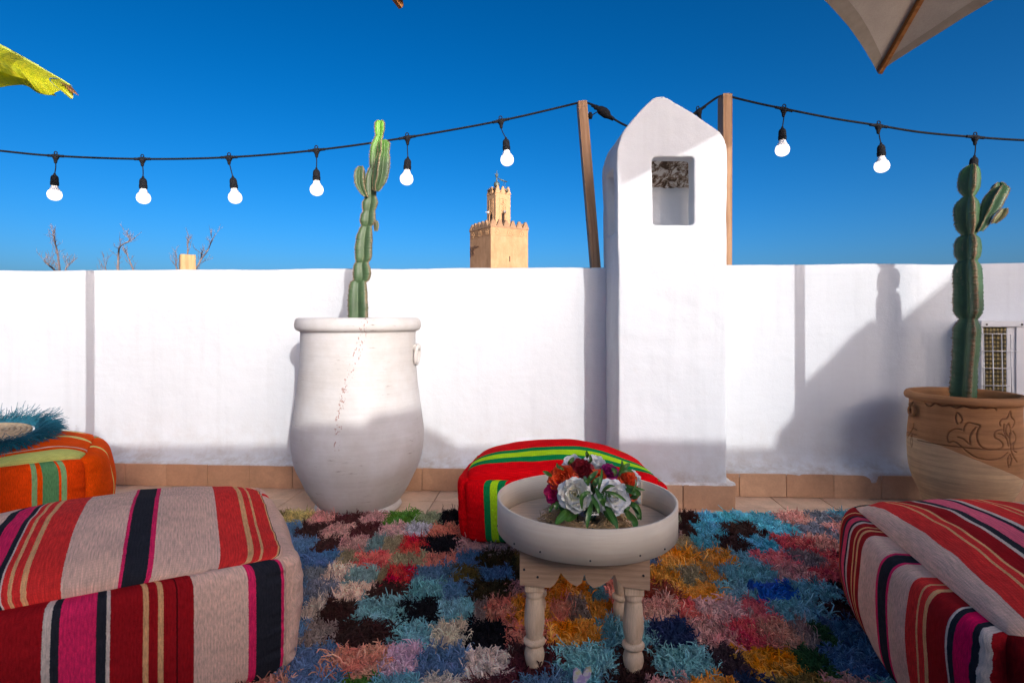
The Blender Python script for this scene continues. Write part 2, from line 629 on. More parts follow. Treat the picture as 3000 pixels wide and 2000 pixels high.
# small chip in the front plaster
bm = bmesh.new(); bmesh.ops.create_icosphere(bm, subdivisions=1, radius=.006)
for v in bm.verts: v.co = Vector((v.co.x * .8, v.co.y * .4, v.co.z * 1.3))
pc = P(2069, 770, 2.697)
bmobj('plaster_chip', bm, M_grout, chim, False, (pc.x - .75, pc.y - 2.85, pc.z))
# tiled foot of the chimney
bm = bmesh.new(); bm_box(bm, .455 - .75, 1.04 - .75, 2.678 - 2.85, 2.93 - 2.85, 0, .112)
bmobj('skirting_mortar', bm, M_grout, chim)
cw = .2385
x = 1.0405 - cw / 2
for k in range(2):
    o = link('skirting_tile', tile_mesh('skirting_tile', cw - .003, .012, .116, M_skirt, .003), chim)
    o.location = (x - .75 - k * cw, 2.6715 - 2.85, .116)
o = link('skirting_tile', tile_mesh('skirting_tile', .11, .012, .116, M_skirt, .003), chim)
o.location = (x - .75 - 2 * cw + .064, 2.6715 - 2.85, .116)
for sx, xx in ((-1, .451), (1, 1.0465)):
    o = link('skirting_tile', tile_mesh('skirting_tile', .012, .235, .116, M_skirt, .003), chim)
    o.location = (xx - .75 - (.0 if sx > 0 else 0), 2.795 - 2.85, .1155)
# uneven plaster bead on the tiled foot
V, F = [], []
path = [(.445, 2.90), (.447, 2.80), (.449, 2.668), (.60, 2.667), (.75, 2.666), (.90, 2.665), (1.043, 2.664), (1.047, 2.75), (1.049, 2.86)]
inn = [(.49, 2.93), (.492, 2.80), (.498, 2.712), (.60, 2.712), (.75, 2.708), (.90, 2.704), (1.008, 2.70), (1.013, 2.75), (1.018, 2.90)]
pp = spline([(a, b_, 0) for a, b_ in path], 10)
qq = spline([(a, b_, 0) for a, b_ in inn], 10)
for i, (a, b_) in enumerate(zip(pp, qq)):
    w1 = mnoise.noise(Vector((i * .35, 0, 0)))
    for t, zz in ((0.0, .1135), (0.06, .121), (.5, .124), (.9, .130), (1.1, .15)):
        q = a.lerp(b_, t)
        V.append((q.x - .75, q.y - 2.85, zz + w1 * .003 + (t < .01) * (-.006 * max(0, w1))))
for i in range(len(pp) - 1):
    for k in range(4):
        F.append((i * 5 + k, (i + 1) * 5 + k, (i + 1) * 5 + k + 1, i * 5 + k + 1))
obj('plaster_bead', V, F, M_ledge, chim, True)

# ------------------------------------------------------------------ wooden posts
M_post = wood('pine_post', (0.37, 0.215, 0.115, 1), (0.25, 0.13, 0.062, 1), 'Z', 2.2)
M_postcut = wood('fresh_pine', (0.62, 0.40, 0.19, 1), (0.50, 0.29, 0.12, 1), 'Z', 2.2)


def post(name, bot, top, w, d, mat, rz, label, cat, group=None):
    bot = Vector(bot); top = Vector(top)
    o = empty(name, bot, 0, label, cat, group)
    zax = (top - bot).normalized()
    h = (top - bot).length
    bm = bmesh.new()
    bm_box(bm, -w / 2, w / 2, -d / 2, d / 2, 0, h, .003, 2)
    q = zax.to_track_quat('Z', 'Y')
    p = bmobj('post_shaft', bm, mat, o)
    p.rotation_mode = 'QUATERNION'
    p.rotation_quaternion = q @ Matrix.Rotation(rz, 4, 'Z').to_quaternion()
    # screws near the foot
    for zz in (.12, .2):
        bm = bmesh.new()
        bmesh.ops.create_cone(bm, cap_ends=True, segments=10, radius1=.004, radius2=.004, depth=.003)
        bmesh.ops.rotate(bm, verts=bm.verts, matrix=Matrix.Rotation(math.pi / 2, 3, 'X'))
        s = bmobj('screw', bm, M_screw, p)
        s.location = (random.uniform(-.02, .02), -d / 2 - .0015, h * .38 + zz)
    return o


M_screw = plain('dark_screw', (0.05, 0.045, 0.04, 1), .4, .1, 20, 0, metal=.8)
post('wooden_post', P(1745, 782, 3.13) - Vector((0, 0, .45)) + Vector((.035, 0, 0)), P(1704, 302, 3.13), .078, .05, M_post, 0.0,
     'brown wooden post leaning left just left of the chimney', 'post', 'posts holding the string lights')
post('wooden_post', P(2117, 782, 3.07) - Vector((-.01, 0, .45)), P(2124, 282, 3.07), .083, .05, M_post, 0.0,
     'upright wooden post half hidden behind the right side of the chimney', 'post', 'posts holding the string lights')
o = post('wooden_post_stub', P(549, 790, 3.33) - Vector((0, 0, .4)), P(549, 747, 3.33), .078, .078, M_postcut, .62,
         'short pale sawn post end poking above the parapet by bare branches', 'post')

# ------------------------------------------------------------------ string lights
M_black = plain('black_rubber', (0.012, 0.013, 0.016, 1), .85, .1, 30, 0, spec=.15)
bulbm, N, Lk, b = newmat('lit_bulb_globe')
b.inputs['Base Color'].default_value = (.9, .88, .84, 1)
b.inputs['Emission Color'].default_value = (1.0, .95, .86, 1)
b.inputs['Emission Strength'].default_value = .95
bulbc = plain('white_bulb_collar', (.8, .8, .8, 1), .35, .02, 5, 0)
lights = empty('string_lights', P(1700, 300, 3.12), 0, 'black festoon cable with glowing white bulbs strung above the parapet', 'string lights')
LO = lights.location.copy()


def lp(px, py, Y):
    return P(px, py, Y) - LO


def Yl(px):   # the cable follows the wall
    return 3.13 - 0.06 * (px - 1700) / FPX * 3.13


lamps = [  # connector px,py ; socket top px,py ; bulb bottom px,py ; bulb width px
    (163, 457, 160, 510, 160, 588, 39), (417, 466, 419, 519, 421, 599, 39), (671, 461, 682, 518, 691, 598, 39),
    (927, 440, 927, 494, 928, 576, 38), (1193, 403, 1195, 462, 1190, 543, 38), (1467, 354, 1482, 405, 1487, 490, 38),
    (2297, 320, 2292, 374, 2292, 459, 40), (2574, 369, 2581, 421, 2584, 505, 40), (2857, 402, 2855, 458, 2845, 540, 40)]
left_c = [(-500, 380), (-250, 415), (0, 442), (163, 457), (417, 466), (671, 461), (927, 440), (1193, 403), (1467, 354), (1684, 304), (1704, 299), (1725, 303)]
tube('cable', [lp(x, y, Yl(x)) for x, y in [(q.x, q.y) for q in spline([(a, b_, 0) for a, b_ in left_c], 8)]], .0060, M_black, lights, 8)
mid_c = [(1725, 303), (1745, 312), (1767, 326), (1800, 350), (1841, 371), (1900, 385), (1970, 370), (2028, 336), (2050, 322), (2080, 300), (2105, 284), (2125, 280), (2145, 285)]
tube('cable', [lp(x, y, Yl(x)) for x, y in [(q.x, q.y) for q in spline([(a, b_, 0) for a, b_ in mid_c], 8)]], .0060, M_black, lights, 8)
right_c = [(2145, 285), (2220, 303), (2297, 319), (2440, 347), (2574, 368), (2700, 388), (2857, 402), (3000, 411), (3200, 416), (3500, 400)]
tube('cable', [lp(x, y, Yl(x)) for x, y in [(q.x, q.y) for q in spline([(a, b_, 0) for a, b_ in right_c], 8)]], .0060, M_black, lights, 8)


def tee(name, p, ang):
    """rubber T connector: tapered horizontal sleeve, funnel below, hanging eye above"""
    V, F = [], []
    def add(vf):
        V.extend(vf[0]); F.extend(vf[1])
    ca, sa = math.cos(ang), math.sin(ang)
    ax = Vector((ca, 0, sa)); dn = Vector((sa * .4, 0, -1)).normalized()
    xs = [-.048, -.046, -.040, -.038, -.032, -.030, -.018, 0, .018, .030, .032, .038, .040, .046, .048]
    rs = [.005, .008, .008, .0065, .0085, .0070, .0095, .012, .0095, .0070, .0085, .0065, .008, .008, .005]
    add(tube_vf([p + ax * x for x in xs], rs, 10, base=len(V)))
    zs = [0, .012, .022, .030, .032, .036, .038, .043]
    rz = [.018, .0165, .011, .0085, .010, .007, .0085, .005]
    add(tube_vf([p + dn * z for z in zs], rz, 10, base=len(V)))
    ring = [p - dn * .017 + ax * (.0085 * math.cos(t)) - dn * (.0085 * math.sin(t)) for t in [2 * math.pi * k / 14 for k in range(15)]]
    add(tube_vf(ring, .0028, 6, base=len(V)))
    return obj(name, V, F, M_black, lights, True)


bprof = smooth_prof([(.0135, 0), (.0165, -.012), (.0215, -.023), (.0290, -.035), (.0325, -.047), (.0325, -.056), (.029, -.067), (.021, -.076), (.010, -.081), (.0005, -.0825)], 4)
nsp = 12
for (cx, cy, sx, sy, bx, by, bw) in lamps:
    Y = Yl(cx)
    dxl = 12
    i0 = [k for k in range(len(lamps))]
    slope = {163: -.05, 417: 0, 671: .03, 927: .1, 1193: .16, 1467: .2, 2297: -.22, 2574: -.14, 2857: -.09}[cx]
    tee('connector', lp(cx, cy, Y), slope)
    a, c_ = lp(cx, cy + 14, Y), lp(sx, sy, Y)
    mid = (a + c_) / 2 + Vector((random.uniform(-.006, .006), 0, 0))
    tube('drop_cord', spline([a, mid, c_], 6), .0028, M_black, lights, 6)
    bdir = (lp(bx, by, Y) - c_).normalized()
    so = empty('lamp', (0, 0, 0), 0)
    so.parent = lights
    so.location = c_
    so.scale = (1.12, 1.12, 1.10)
    so.rotation_mode = 'QUATERNION'
    so.rotation_quaternion = bdir.to_track_quat('-Z', 'Y')
    Vs, Fs = lathe_vf([(.0005, .004), (.005, .004), (.006, -.003), (.0135, -.010), (.017, -.018), (.0178, -.030), (.0178, -.043), (.0195, -.0435), (.0195, -.0475), (.0178, -.048), (.0178, -.051), (.0195, -.0515), (.0185, -.060), (.015, -.062), (.0005, -.062)], 18)
    obj('socket', Vs, Fs, M_black, so, True)
    k = 1.0
    Vb, Fb = lathe_vf([(r * k, z * k) for r, z in bprof[:nsp]], 24)
    o = obj('bulb_collar', Vb, Fb, bulbc, so, True, (0, 0, -.058))
    Vb, Fb = lathe_vf([(r * k, z * k) for r, z in bprof[nsp - 1:]], 24)
    o = obj('bulb', Vb, Fb, bulbm, so, True, (0, 0, -.058))
# plug joint beside the left post and the tee behind the chimney
tube('plug', [lp(1733, 308, Yl(1740)), lp(1742, 312, Yl(1740)), lp(1744, 314, 3.13), lp(1752, 317, 3.13), lp(1758, 322, 3.13), lp(1770, 329, 3.13), lp(1778, 336, 3.13), lp(1786, 343, 3.13), lp(1798, 350, 3.13)],
     [.009, .010, .014, .013, .023, .026, .024, .013, .010], M_black, lights, 12)
tube('plug_cap', [lp(1722, 339, 3.12), lp(1726, 339, 3.12), lp(1733, 339, 3.12), lp(1736, 338, 3.12)], [.004, .019, .019, .004], M_black, lights, 14)
tube('cap_tether', spline([lp(1734, 338, 3.12), lp(1742, 333, 3.12), lp(1750, 328, 3.12)], 4), .003, M_black, lights, 6)
tee('connector', lp(2046, 326, Yl(2046)), .62)
tube('drop_cord', [lp(2053, 338, Yl(2046)), lp(2055, 362, Yl(2046)), lp(2050, 380, Yl(2046))], .0028, M_black, lights, 6)

# ------------------------------------------------------------------ minaret
mm, N, Lk, b = newmat('ochre_render')
co = tcoord(N)
c = ramp(N, Lk, noise(N, Lk, co, .55, 8, .65), [(.3, (.35, .20, .105, 1)), (.55, (.45, .27, .145, 1)), (.75, (.49, .32, .19, 1))])
c = mix(N, Lk, 1.0, c, ramp(N, Lk, noise(N, Lk, mapping(N, Lk, co, (1, 1, .25)), 2.5, 6, .7), [(.3, g(.82)), (.7, g(1.1))]), 'MULTIPLY')
Lk.new(c, b.inputs['Base Color']); b.inputs['Roughness'].default_value = .95
bump(N, Lk, b, noise(N, Lk, co, 6, 6, .7), .5, .05)
M_min = mm
M_minlt = plain('pale_carved_stucco', (.47, .29, .155, 1), .9, .12, 3, .3, 12)
M_mindk = plain('weathered_merlon_render', (.30, .19, .115, 1), .95, .2, 2, .4, 12)
M_dark = plain('dark_opening', (.03, .018, .012, 1), .95, .1, 2, 0)
M_bronze = plain('weathered_bronze', (.10, .13, .12, 1), .5, .25, 8, .1, 40, metal=.4)
M_horn = plain('grey_horn', (.45, .44, .42, 1), .5, .1, 5, 0)
AM = math.radians(32)
WM, WLt = 4.71, 1.90
cM = Vector((-1.484, 63.25, 0))
minr = empty('minaret', (cM.x, cM.y, -7), AM, 'ochre mosque minaret with stepped battlements and a smaller lantern tower beyond the wall', 'minaret')
ZO = 7.0


def mbox(name, x0, x1, y0, y1, z0, z1, mat, parent=minr):
    return box(name, x0, x1, y0, y1, z0 + ZO, z1 + ZO, mat, parent)


h = WM / 2
mbox('main_shaft', -h, h, -h, h, -7, 10.45, M_min)
mbox('cornice', -h - .07, h + .07, -h - .07, h + .07, 10.50, 10.66, M_mindk)
mbox('upper_band', -h - .015, h + .015, -h - .015, h + .015, 10.45, 10.50, M_min)
# frieze in low relief on both seen sides
for side in (0, 1):
    bm = bmesh.new()
    def fb(a0, a1, z0, z1, d=.035):
        if side == 0: bm_box(bm, a0, a1, -h - d, -h + .01, z0 + ZO, z1 + ZO)
        else: bm_box(bm, -h - d, -h + .01, a0, a1, z0 + ZO, z1 + ZO)
    fb(-h + .01, h - .01, 9.66, 9.70); fb(-h + .01, h - .01, 10.36, 10.40)
    xs = -h + .1
    for q in range(3):
        c0 = -h + WM * (q + .5) / 3
        for t in range(16):
            a = 2 * math.pi * t / 16
            r = .26
            fb(c0 + r * math.cos(a) - .045, c0 + r * math.cos(a) + .045, 10.03 + r * math.sin(a) - .045, 10.03 + r * math.sin(a) + .045, .05)
        fb(c0 - .07, c0 + .07, 9.96, 10.10, .06)
    for q in range(4):
        a0 = -h + .06 if q == 0 else -h + WM * (q - .5) / 3 + .32
        a1 = h - .06 if q == 3 else -h + WM * (q + .5) / 3 - .32
        if a1 - a0 > .1:
            for zz in (9.84, 9.97, 10.10, 10.23):
                fb(a0, a1, zz - .02, zz + .02, .04)
    bmobj('frieze', bm, M_minlt, minr)


def merlon_mesh(w, hh, d):
    bm = bmesh.new()
    n = 4
    for i in range(n):
        ww = w * (1 - .21 * i)
        bm_box(bm, -ww / 2, ww / 2, -d / 2, d / 2, hh * i / n + (.0 if i == 0 else .0005), hh * (i + 1) / n)
    me = bpy.data.meshes.new('merlon'); bmesh.ops.recalc_face_normals(bm, faces=bm.faces); bm.to_mesh(me); bm.free()
    me.materials.append(M_mindk)
    return me


mer = merlon_mesh(.72, .66, .26)
for sx, sy, rot in ((0, -1, 0), (-1, 0, 1), (0, 1, 0), (1, 0, 1)):
    for k in range(6):
        if (k in (0, 5)) and rot: continue
        t = -h + .30 + (WM - .60) * k / 5
        o = link('merlon', mer, minr)
        o.location = (t, sy * (h - .1), 10.66 + ZO) if not rot else (sx * (h - .1), t, 10.66 + ZO)
        o.rotation_euler = (0, 0, rot * math.pi / 2)
hl = WLt / 2
mbox('lantern_tower', -hl, hl, -hl, hl, 10.45, 14.50, M_minlt)
mbox('lantern_cornice', -hl - .05, hl + .05, -hl - .05, hl + .05, 14.50, 14.58, M_minlt)
mer2 = merlon_mesh(.56, .70, .18); mer2.materials.clear(); mer2.materials.append(M_minlt)
for sx, sy, rot in ((0, -1, 0), (-1, 0, 1), (0, 1, 0), (1, 0, 1)):
    for k in range(3):
        if rot and k != 1: continue
        t = -hl + .28 + (WLt - .56) * k / 2
        o = link('merlon', mer2, minr)
        o.location = (t, sy * (hl - .07), 14.58 + ZO) if not rot else (sx * (hl - .07), t, 14.58 + ZO)
        o.rotation_euler = (0, 0, rot * math.pi / 2)
# recessed panel frames, arches, loudspeakers
for side in (0, 1):
    def sb(name, a0, a1, z0, z1, d0, d1, mat):
        if side == 0: return mbox(name, a0, a1, -hl - d1, -hl - d0, z0, z1, mat)
        return mbox(name, -hl - d1, -hl - d0, a0, a1, z0, z1, mat)
    sb('panel_frame', -.44, -.34, 10.9, 13.9, .0, .05, M_minlt); sb('panel_frame', .34, .44, 10.9, 13.9, .0, .05, M_minlt)
    sb('panel_frame', -.44, .44, 13.9, 14.0, .0, .05, M_minlt)
    sb('window', -.19, .19, 10.9, 12.3, .002, .02, M_dark)
    bm = bmesh.new()
    for t in range(26):
        z = 12.5 + t * .05
        for s in (-1, 1):
            xx = s * .14 * math.cos(t * .75)
            if side == 0: bm_box(bm, xx - .04, xx + .04, -hl - .05, -hl, z + ZO, z + .06 + ZO)
            else: bm_box(bm, -hl - .05, -hl, xx - .04, xx + .04, z + ZO, z + .06 + ZO)
    bmobj('carved_panel', bm, M_minlt, minr)
    Vs, Fs = lathe_vf([(.02, .35), (.04, .3), (.06, .18), (.12, .08), (.19, 0), (.17, .0), (.10, .08), (.02, .2)], 16)
    o = obj('loudspeaker', Vs, Fs, M_horn, minr, True)
    o.rotation_euler = (math.radians(90), 0, 0) if side == 0 else (math.radians(90), 0, math.radians(-90))
    o.location = (.02, -hl - .35, 12.45 + ZO) if side == 0 else (-hl - .35, .0, 12.45 + ZO)
mbox('slit_window', -.07, .04, -h - .02, -h, 6.9, 7.5, M_dark)
mbox('slit_window', -.07, .04, -h - .02, -h, 4.8, 5.3, M_dark)
# crumbled brickwork on the shaded side
rb = random.Random(3)
bm = bmesh.new()
for k in range(190):
    a = rb.random() ** 1.3
    yy = h - .12 - a * 2.0
    z = 8.75 + .30 * (1 - a) * rb.uniform(-1, 1) - (.9 * rb.random() if a < .45 else 0) - .1
    w_ = rb.uniform(.05, .13)
    bm_box(bm, -h - rb.uniform(.02, .07), -h + .02, yy - w_, yy + w_, z + ZO, z + rb.uniform(.03, .07) + ZO)
bmobj('damaged_brickwork', bm, plain('old_brick', (.16, .09, .055, 1), .95, .4, 6, .3, 20), minr)
# finial: pole, copper balls, gibbet arm
Vs, Fs = lathe_vf(smooth_prof([(.09, 0), (.09, .5), (.08, .75), (.30, .95), (.33, 1.15), (.26, 1.38), (.09, 1.5), (.07, 1.85), (.10, 1.95), (.17, 2.1), (.12, 2.25), (.05, 2.35), (.04, 2.5), (.0, 2.75)], 4), 16)
fin = obj('finial', Vs, Fs, M_bronze, minr, True, (-.25, 0, 14.5 + ZO))
tube('gibbet_arm', [(-.1, 0, 16.35 + ZO), (.5, -.1, 16.15 + ZO), (1.0, -.2, 16.05 + ZO)], [.05, .09, .05], M_bronze, minr, 8)
tube('hanging_chain', [(.75, -.15, 16.1 + ZO), (.75, -.15, 15.0 + ZO)], .02, M_bronze, minr, 6)
tube('hanging_chain', [(.6, -.12, 16.1 + ZO), (.45, -.1, 15.3 + ZO), (.5, -.1, 15.0 + ZO)], .015, M_bronze, minr, 6)
tube('crescent', spline([(-.50, 0, 16.85 + ZO), (-.42, 0, 16.72 + ZO), (-.25, 0, 16.68 + ZO), (-.12, 0, 16.78 + ZO), (-.1, 0, 16.95 + ZO)], 4), .03, M_bronze, minr, 6)
# stork nest on the left battlement
Vn, Fn = [], []
for k in range(420):
    a = rb.uniform(0, 2 * math.pi); r = .75 * math.sqrt(rb.random())
    p = Vector((-hl + .45 + r * math.cos(a) * .75, .25 + r * math.sin(a) * 1.1, 15.12 + ZO + rb.uniform(-.15, .2) * (1 - r) - .45 * max(0, r - .35)))
    d = Vector((rb.uniform(-1, 1), rb.uniform(-1, 1), rb.uniform(-.5, .3))).normalized() * rb.uniform(.12, .3)
    vf = tube_vf([p - d, p + d], .012, 3, False, len(Vn)); Vn += vf[0]; Fn += vf[1]
nest = obj('bird_nest', Vn, Fn, plain('nest_twigs', (.10, .07, .045, 1), .95, .3, 4, 0))
nest.parent = None
nest.matrix_world = Matrix.Translation((cM.x, cM.y, -7)) @ Matrix.Rotation(AM, 4, 'Z')
tag(nest, 'ragged twig nest on the battlement of the minaret lantern', 'nest')
# white egrets-like lumps are too small to tell: a small satellite horn on the right merlon
Vs, Fs = lathe_vf([(.02, .25), (.05, .2), (.14, .05), (.2, 0), (.15, .02), (.02, .12)], 14)
o = obj('loudspeaker', Vs, Fs, M_bronze, minr, True, (.45, -hl - .1, 14.85 + ZO)); o.rotation_euler = (math.radians(90), 0, .3)

# ------------------------------------------------------------------ bare trees beyond the wall
M_bark = plain('grey_bark', (.17, .145, .15, 1), .9, .25, 12, .3, 60)


def bare_tree(base, stems, label, seed):
    """stems: list of pixel paths for the visible tops; each grows from one trunk that stands on the ground"""
    r = random.Random(seed)
    Y = base[1]
    t = empty('bare_tree', (base[0], base[1], -7), 0, label, 'tree', 'leafless trees behind the parapet')
    O = Vector((base[0], base[1], -7))
    fork = Vector((base[0], base[1], -2.2))
    tube('trunk', [Vector((0, 0, 0)), Vector((.03, 0, 1.5)), Vector((-.03, .03, 3.2)), fork - O], [.16, .13, .11, .08], M_bark, t, 10)
    for sp in stems:
        pts = [P(x, y, Y + r.uniform(-.3, .3)) for x, y in sp]
        low = fork.lerp(pts[0], .5) + Vector((0, r.uniform(-.2, .2), .1))
        path = spline([fork, low] + pts, 5)
        n_ = len(path)
        V, F = tube_vf([p - O for p in path], [.036 * (1 - .86 * (i / n_) ** .8) for i in range(n_)], 7)
        # twigs
        start = 12
        def twig(p, d, ln, rad, depth):
            nonlocal V, F
            q = p.copy(); pts_ = [q.copy()]
            for s in range(4):
                d2 = (d + Vector((r.uniform(-.3, .3), r.uniform(-.3, .3), r.uniform(-.1, .32)))).normalized()
                q = q + d2 * ln / 4
                pts_.append(q.copy()); d = d2
            vf = tube_vf([a - O for a in pts_], [rad * (1 - .17 * i) for i in range(5)], 4, False, len(V))
            V += vf[0]; F += vf[1]
            if depth > 0:
                for s in range(1, 5):
                    for w_ in range(r.choice((1, 1, 2))):
                        dd = (d + Vector((r.uniform(-1, 1), r.uniform(-1, 1), r.uniform(-.2, .8)))).normalized()
                        twig(pts_[s], dd, ln * r.uniform(.35, .6), rad * .62, depth - 1)
        for i in range(9, n_, 2):
            td = (path[min(i + 1, n_ - 1)] - path[i - 1]).normalized()
            for w_ in range(1 if i < n_ - 4 else 2):
                d = (td + Vector((r.uniform(-1, 1), r.uniform(-1, 1), r.uniform(-.1, .5))) * .9).normalized()
                twig(path[i], d, r.uniform(.10, .24), .0052, 2 if r.random() < .4 else 1)
        obj('limb', V, F, M_bark, t, True)
    return t


bare_tree((P(185, 900, 10).x, 10.0), [[(182, 900), (175, 800), (168, 740), (158, 700), (155, 688)], [(175, 830), (160, 792), (140, 775), (130, 762)], [(183, 850), (192, 790), (200, 775)]],
          'bare tree top furthest left above the parapet', 11)
bare_tree((P(350, 900, 10.5).x, 10.5), [[(348, 900), (346, 800), (347, 745), (352, 722), (374, 708), (382, 700)], [(400, 880), (392, 800), (378, 760), (370, 742)], [(318, 860), (312, 800), (308, 782)]],
          'bare tree top between the shadow stripe and the sawn post', 12)
bare_tree((P(545, 900, 10.5).x, 10.5), [[(540, 900), (546, 780), (550, 735), (548, 715)], [(550, 860), (585, 768), (608, 735), (622, 700)], [(530, 840), (518, 790), (514, 775)], [(570, 830), (588, 760), (590, 740)]],
          'bare tree top directly behind the sawn pale post stub', 13)

# ------------------------------------------------------------------ white pot
wp, N, Lk, b = newmat('whitewashed_clay')
co = tcoord(N)
c = mix(N, Lk, ramp(N, Lk, noise(N, Lk, co, 3.2, 6, .65), [(.35, g(0)), (.75, g(1))]), (.66, .65, .635, 1), (.52, .475, .42, 1))
str_ = noise(N, Lk, mapping(N, Lk, co, (1.2, 1.2, 30)), 2.5, 5, .7)
c = mix(N, Lk, 1.0, c, ramp(N, Lk, str_, [(.3, g(.95)), (.6, g(1.03))]), 'MULTIPLY')
scr = noise(N, Lk, mapping(N, Lk, co, (6, 6, 60)), 2.0, 6, .75)
msk = ramp(N, Lk, noise(N, Lk, co, 6, 4), [(.5, g(0)), (.62, g(1))])
c = mix(N, Lk, math_(N, Lk, 'MULTIPLY', ramp(N, Lk, scr, [(.585, g(0)), (.67, g(.8))]), msk), c, (.16, .10, .07, 1))
# drip of chipped red specks down the front
sep = N.new('ShaderNodeSeparateXYZ'); Lk.new(co, sep.inputs[0])
wav = math_(N, Lk, 'MULTIPLY', math_(N, Lk, 'SINE', math_(N, Lk, 'MULTIPLY', sep.outputs[2], 9.0)), .02)
dx = math_(N, Lk, 'ABSOLUTE', math_(N, Lk, 'SUBTRACT', math_(N, Lk, 'SUBTRACT', sep.outputs[0], math_(N, Lk, 'MULTIPLY', math_(N, Lk, 'SUBTRACT', sep.outputs[2], .62), .16)), math_(N, Lk, 'ADD', wav, .035)))
inl = math_(N, Lk, 'LESS_THAN', dx, .017)
zin = math_(N, Lk, 'GREATER_THAN', sep.outputs[2], .34)
frn = math_(N, Lk, 'LESS_THAN', sep.outputs[1], 0.0)
fl = ramp(N, Lk, noise(N, Lk, mapping(N, Lk, co, (1, 1, .7)), 95, 3, .6), [(.56, g(0)), (.60, g(1))])
f = math_(N, Lk, 'MULTIPLY', math_(N, Lk, 'MULTIPLY', inl, zin), math_(N, Lk, 'MULTIPLY', fl, frn))
c = mix(N, Lk, math_(N, Lk, 'MULTIPLY', f, .7), c, (.30, .10, .06, 1))
Lk.new(c, b.inputs['Base Color']); b.inputs['Roughness'].default_value = .7; b.inputs['Specular IOR Level'].default_value = .3
n1 = bump(N, Lk, b, str_, .18, .004)
bump(N, Lk, b, noise(N, Lk, co, 60, 5, .65), .25, .003, n1)
M_pot = wp
POT = Vector((-.724, 2.69, 0))
pot = empty('white_cactus_pot', POT, 0, 'tall bulging whitewashed clay pot with thick rolled rim holding a cactus', 'plant pot')
prof = []
for y, xl, xr in [(1497, 940, 1171), (1480, 930, 1174), (1466, 933, 1172), (1430, 906, 1199), (1390, 884, 1219), (1350, 866, 1238), (1310, 857.5, 1246), (1265, 855.5, 1249),
                  (1220, 861, 1243), (1150, 871, 1233), (1080, 879, 1227), (1030, 882, 1224), (990, 884, 1224), (970, 884, 1226)]:
    prof.append(((xr - xl) / 2 / FPX * 2.69 * .993, max(.012, EYE - (y - 930) / FPX * 2.69)))
prof[0] = (.150, .012); prof[1] = (.165, .030)
body_p = smooth_prof(prof, 4)
rim = [(.279, .838), (.290, .842), (.298, .852), (.3005, .868), (.297, .886), (.288, .897), (.276, .899), (.266, .895), (.258, .880), (.256, .84), (.27, .7), (.28, .60)]
Vs, Fs = lathe_vf(body_p + smooth_prof(rim, 3), 96, .0035)
obj('pot_body', Vs, Fs, M_pot, pot, True)
V, F = lathe_vf([(.0005, .0), (.175, .0), (.198, .004), (.207, .018), (.200, .036), (.182, .05), (.15, .05)], 72)
V = [(x + .0 + .006 * mnoise.noise(Vector((x * 9, y * 9, 1))), y + .006 * mnoise.noise(Vector((x * 9, y * 9, 5))), z * (1 + .35 * mnoise.noise(Vector((x * 5, y * 5, 3))))) for x, y, z in V]
obj('plaster_foot', V, F, M_pot, pot, True)
M_soil = plain('dry_soil', (.10, .06, .035, 1), .95, .35, 60, .8, 90)
V, F = lathe_vf([(.0005, .81), (.12, .805), (.268, .80)], 40, .004)
obj('soil', V, F, M_soil, pot, True)
for s in (1, -1):
    ang = -.10 if s > 0 else math.pi - .62
    cx_, cy_ = math.cos(ang), math.sin(ang)
    R0 = .279
    ringp = [Vector((R0 * cx_, R0 * cy_, 0)) + Vector((cx_ * .014, cy_ * .014, 0)) + Vector((-cy_ * .026 * math.sin(t), cx_ * .026 * math.sin(t), .728 + .042 * math.cos(t))) + Vector((cx_, cy_, 0)) * .004 * math.cos(t) for t in [2 * math.pi * k / 24 for k in range(25)]]
    V, F = tube_vf(ringp, .0095, 10, False)
    obj('ring_handle', V, F, M_pot, pot, True)
    V, F = tube_vf([Vector((cx_ * (R0 - .01), cy_ * (R0 - .01), .752)), Vector((cx_ * (R0 + .012), cy_ * (R0 + .012), .768)), Vector((cx_ * (R0 + .024), cy_ * (R0 + .024), .766)), Vector((cx_ * (R0 + .022), cy_ * (R0 + .022), .752))], [.014, .012, .010, .008], 8)
    obj('handle_lug', V, F, M_pot, pot, True)

pot.scale = (.962, .962, 1)

# ------------------------------------------------------------------ cacti


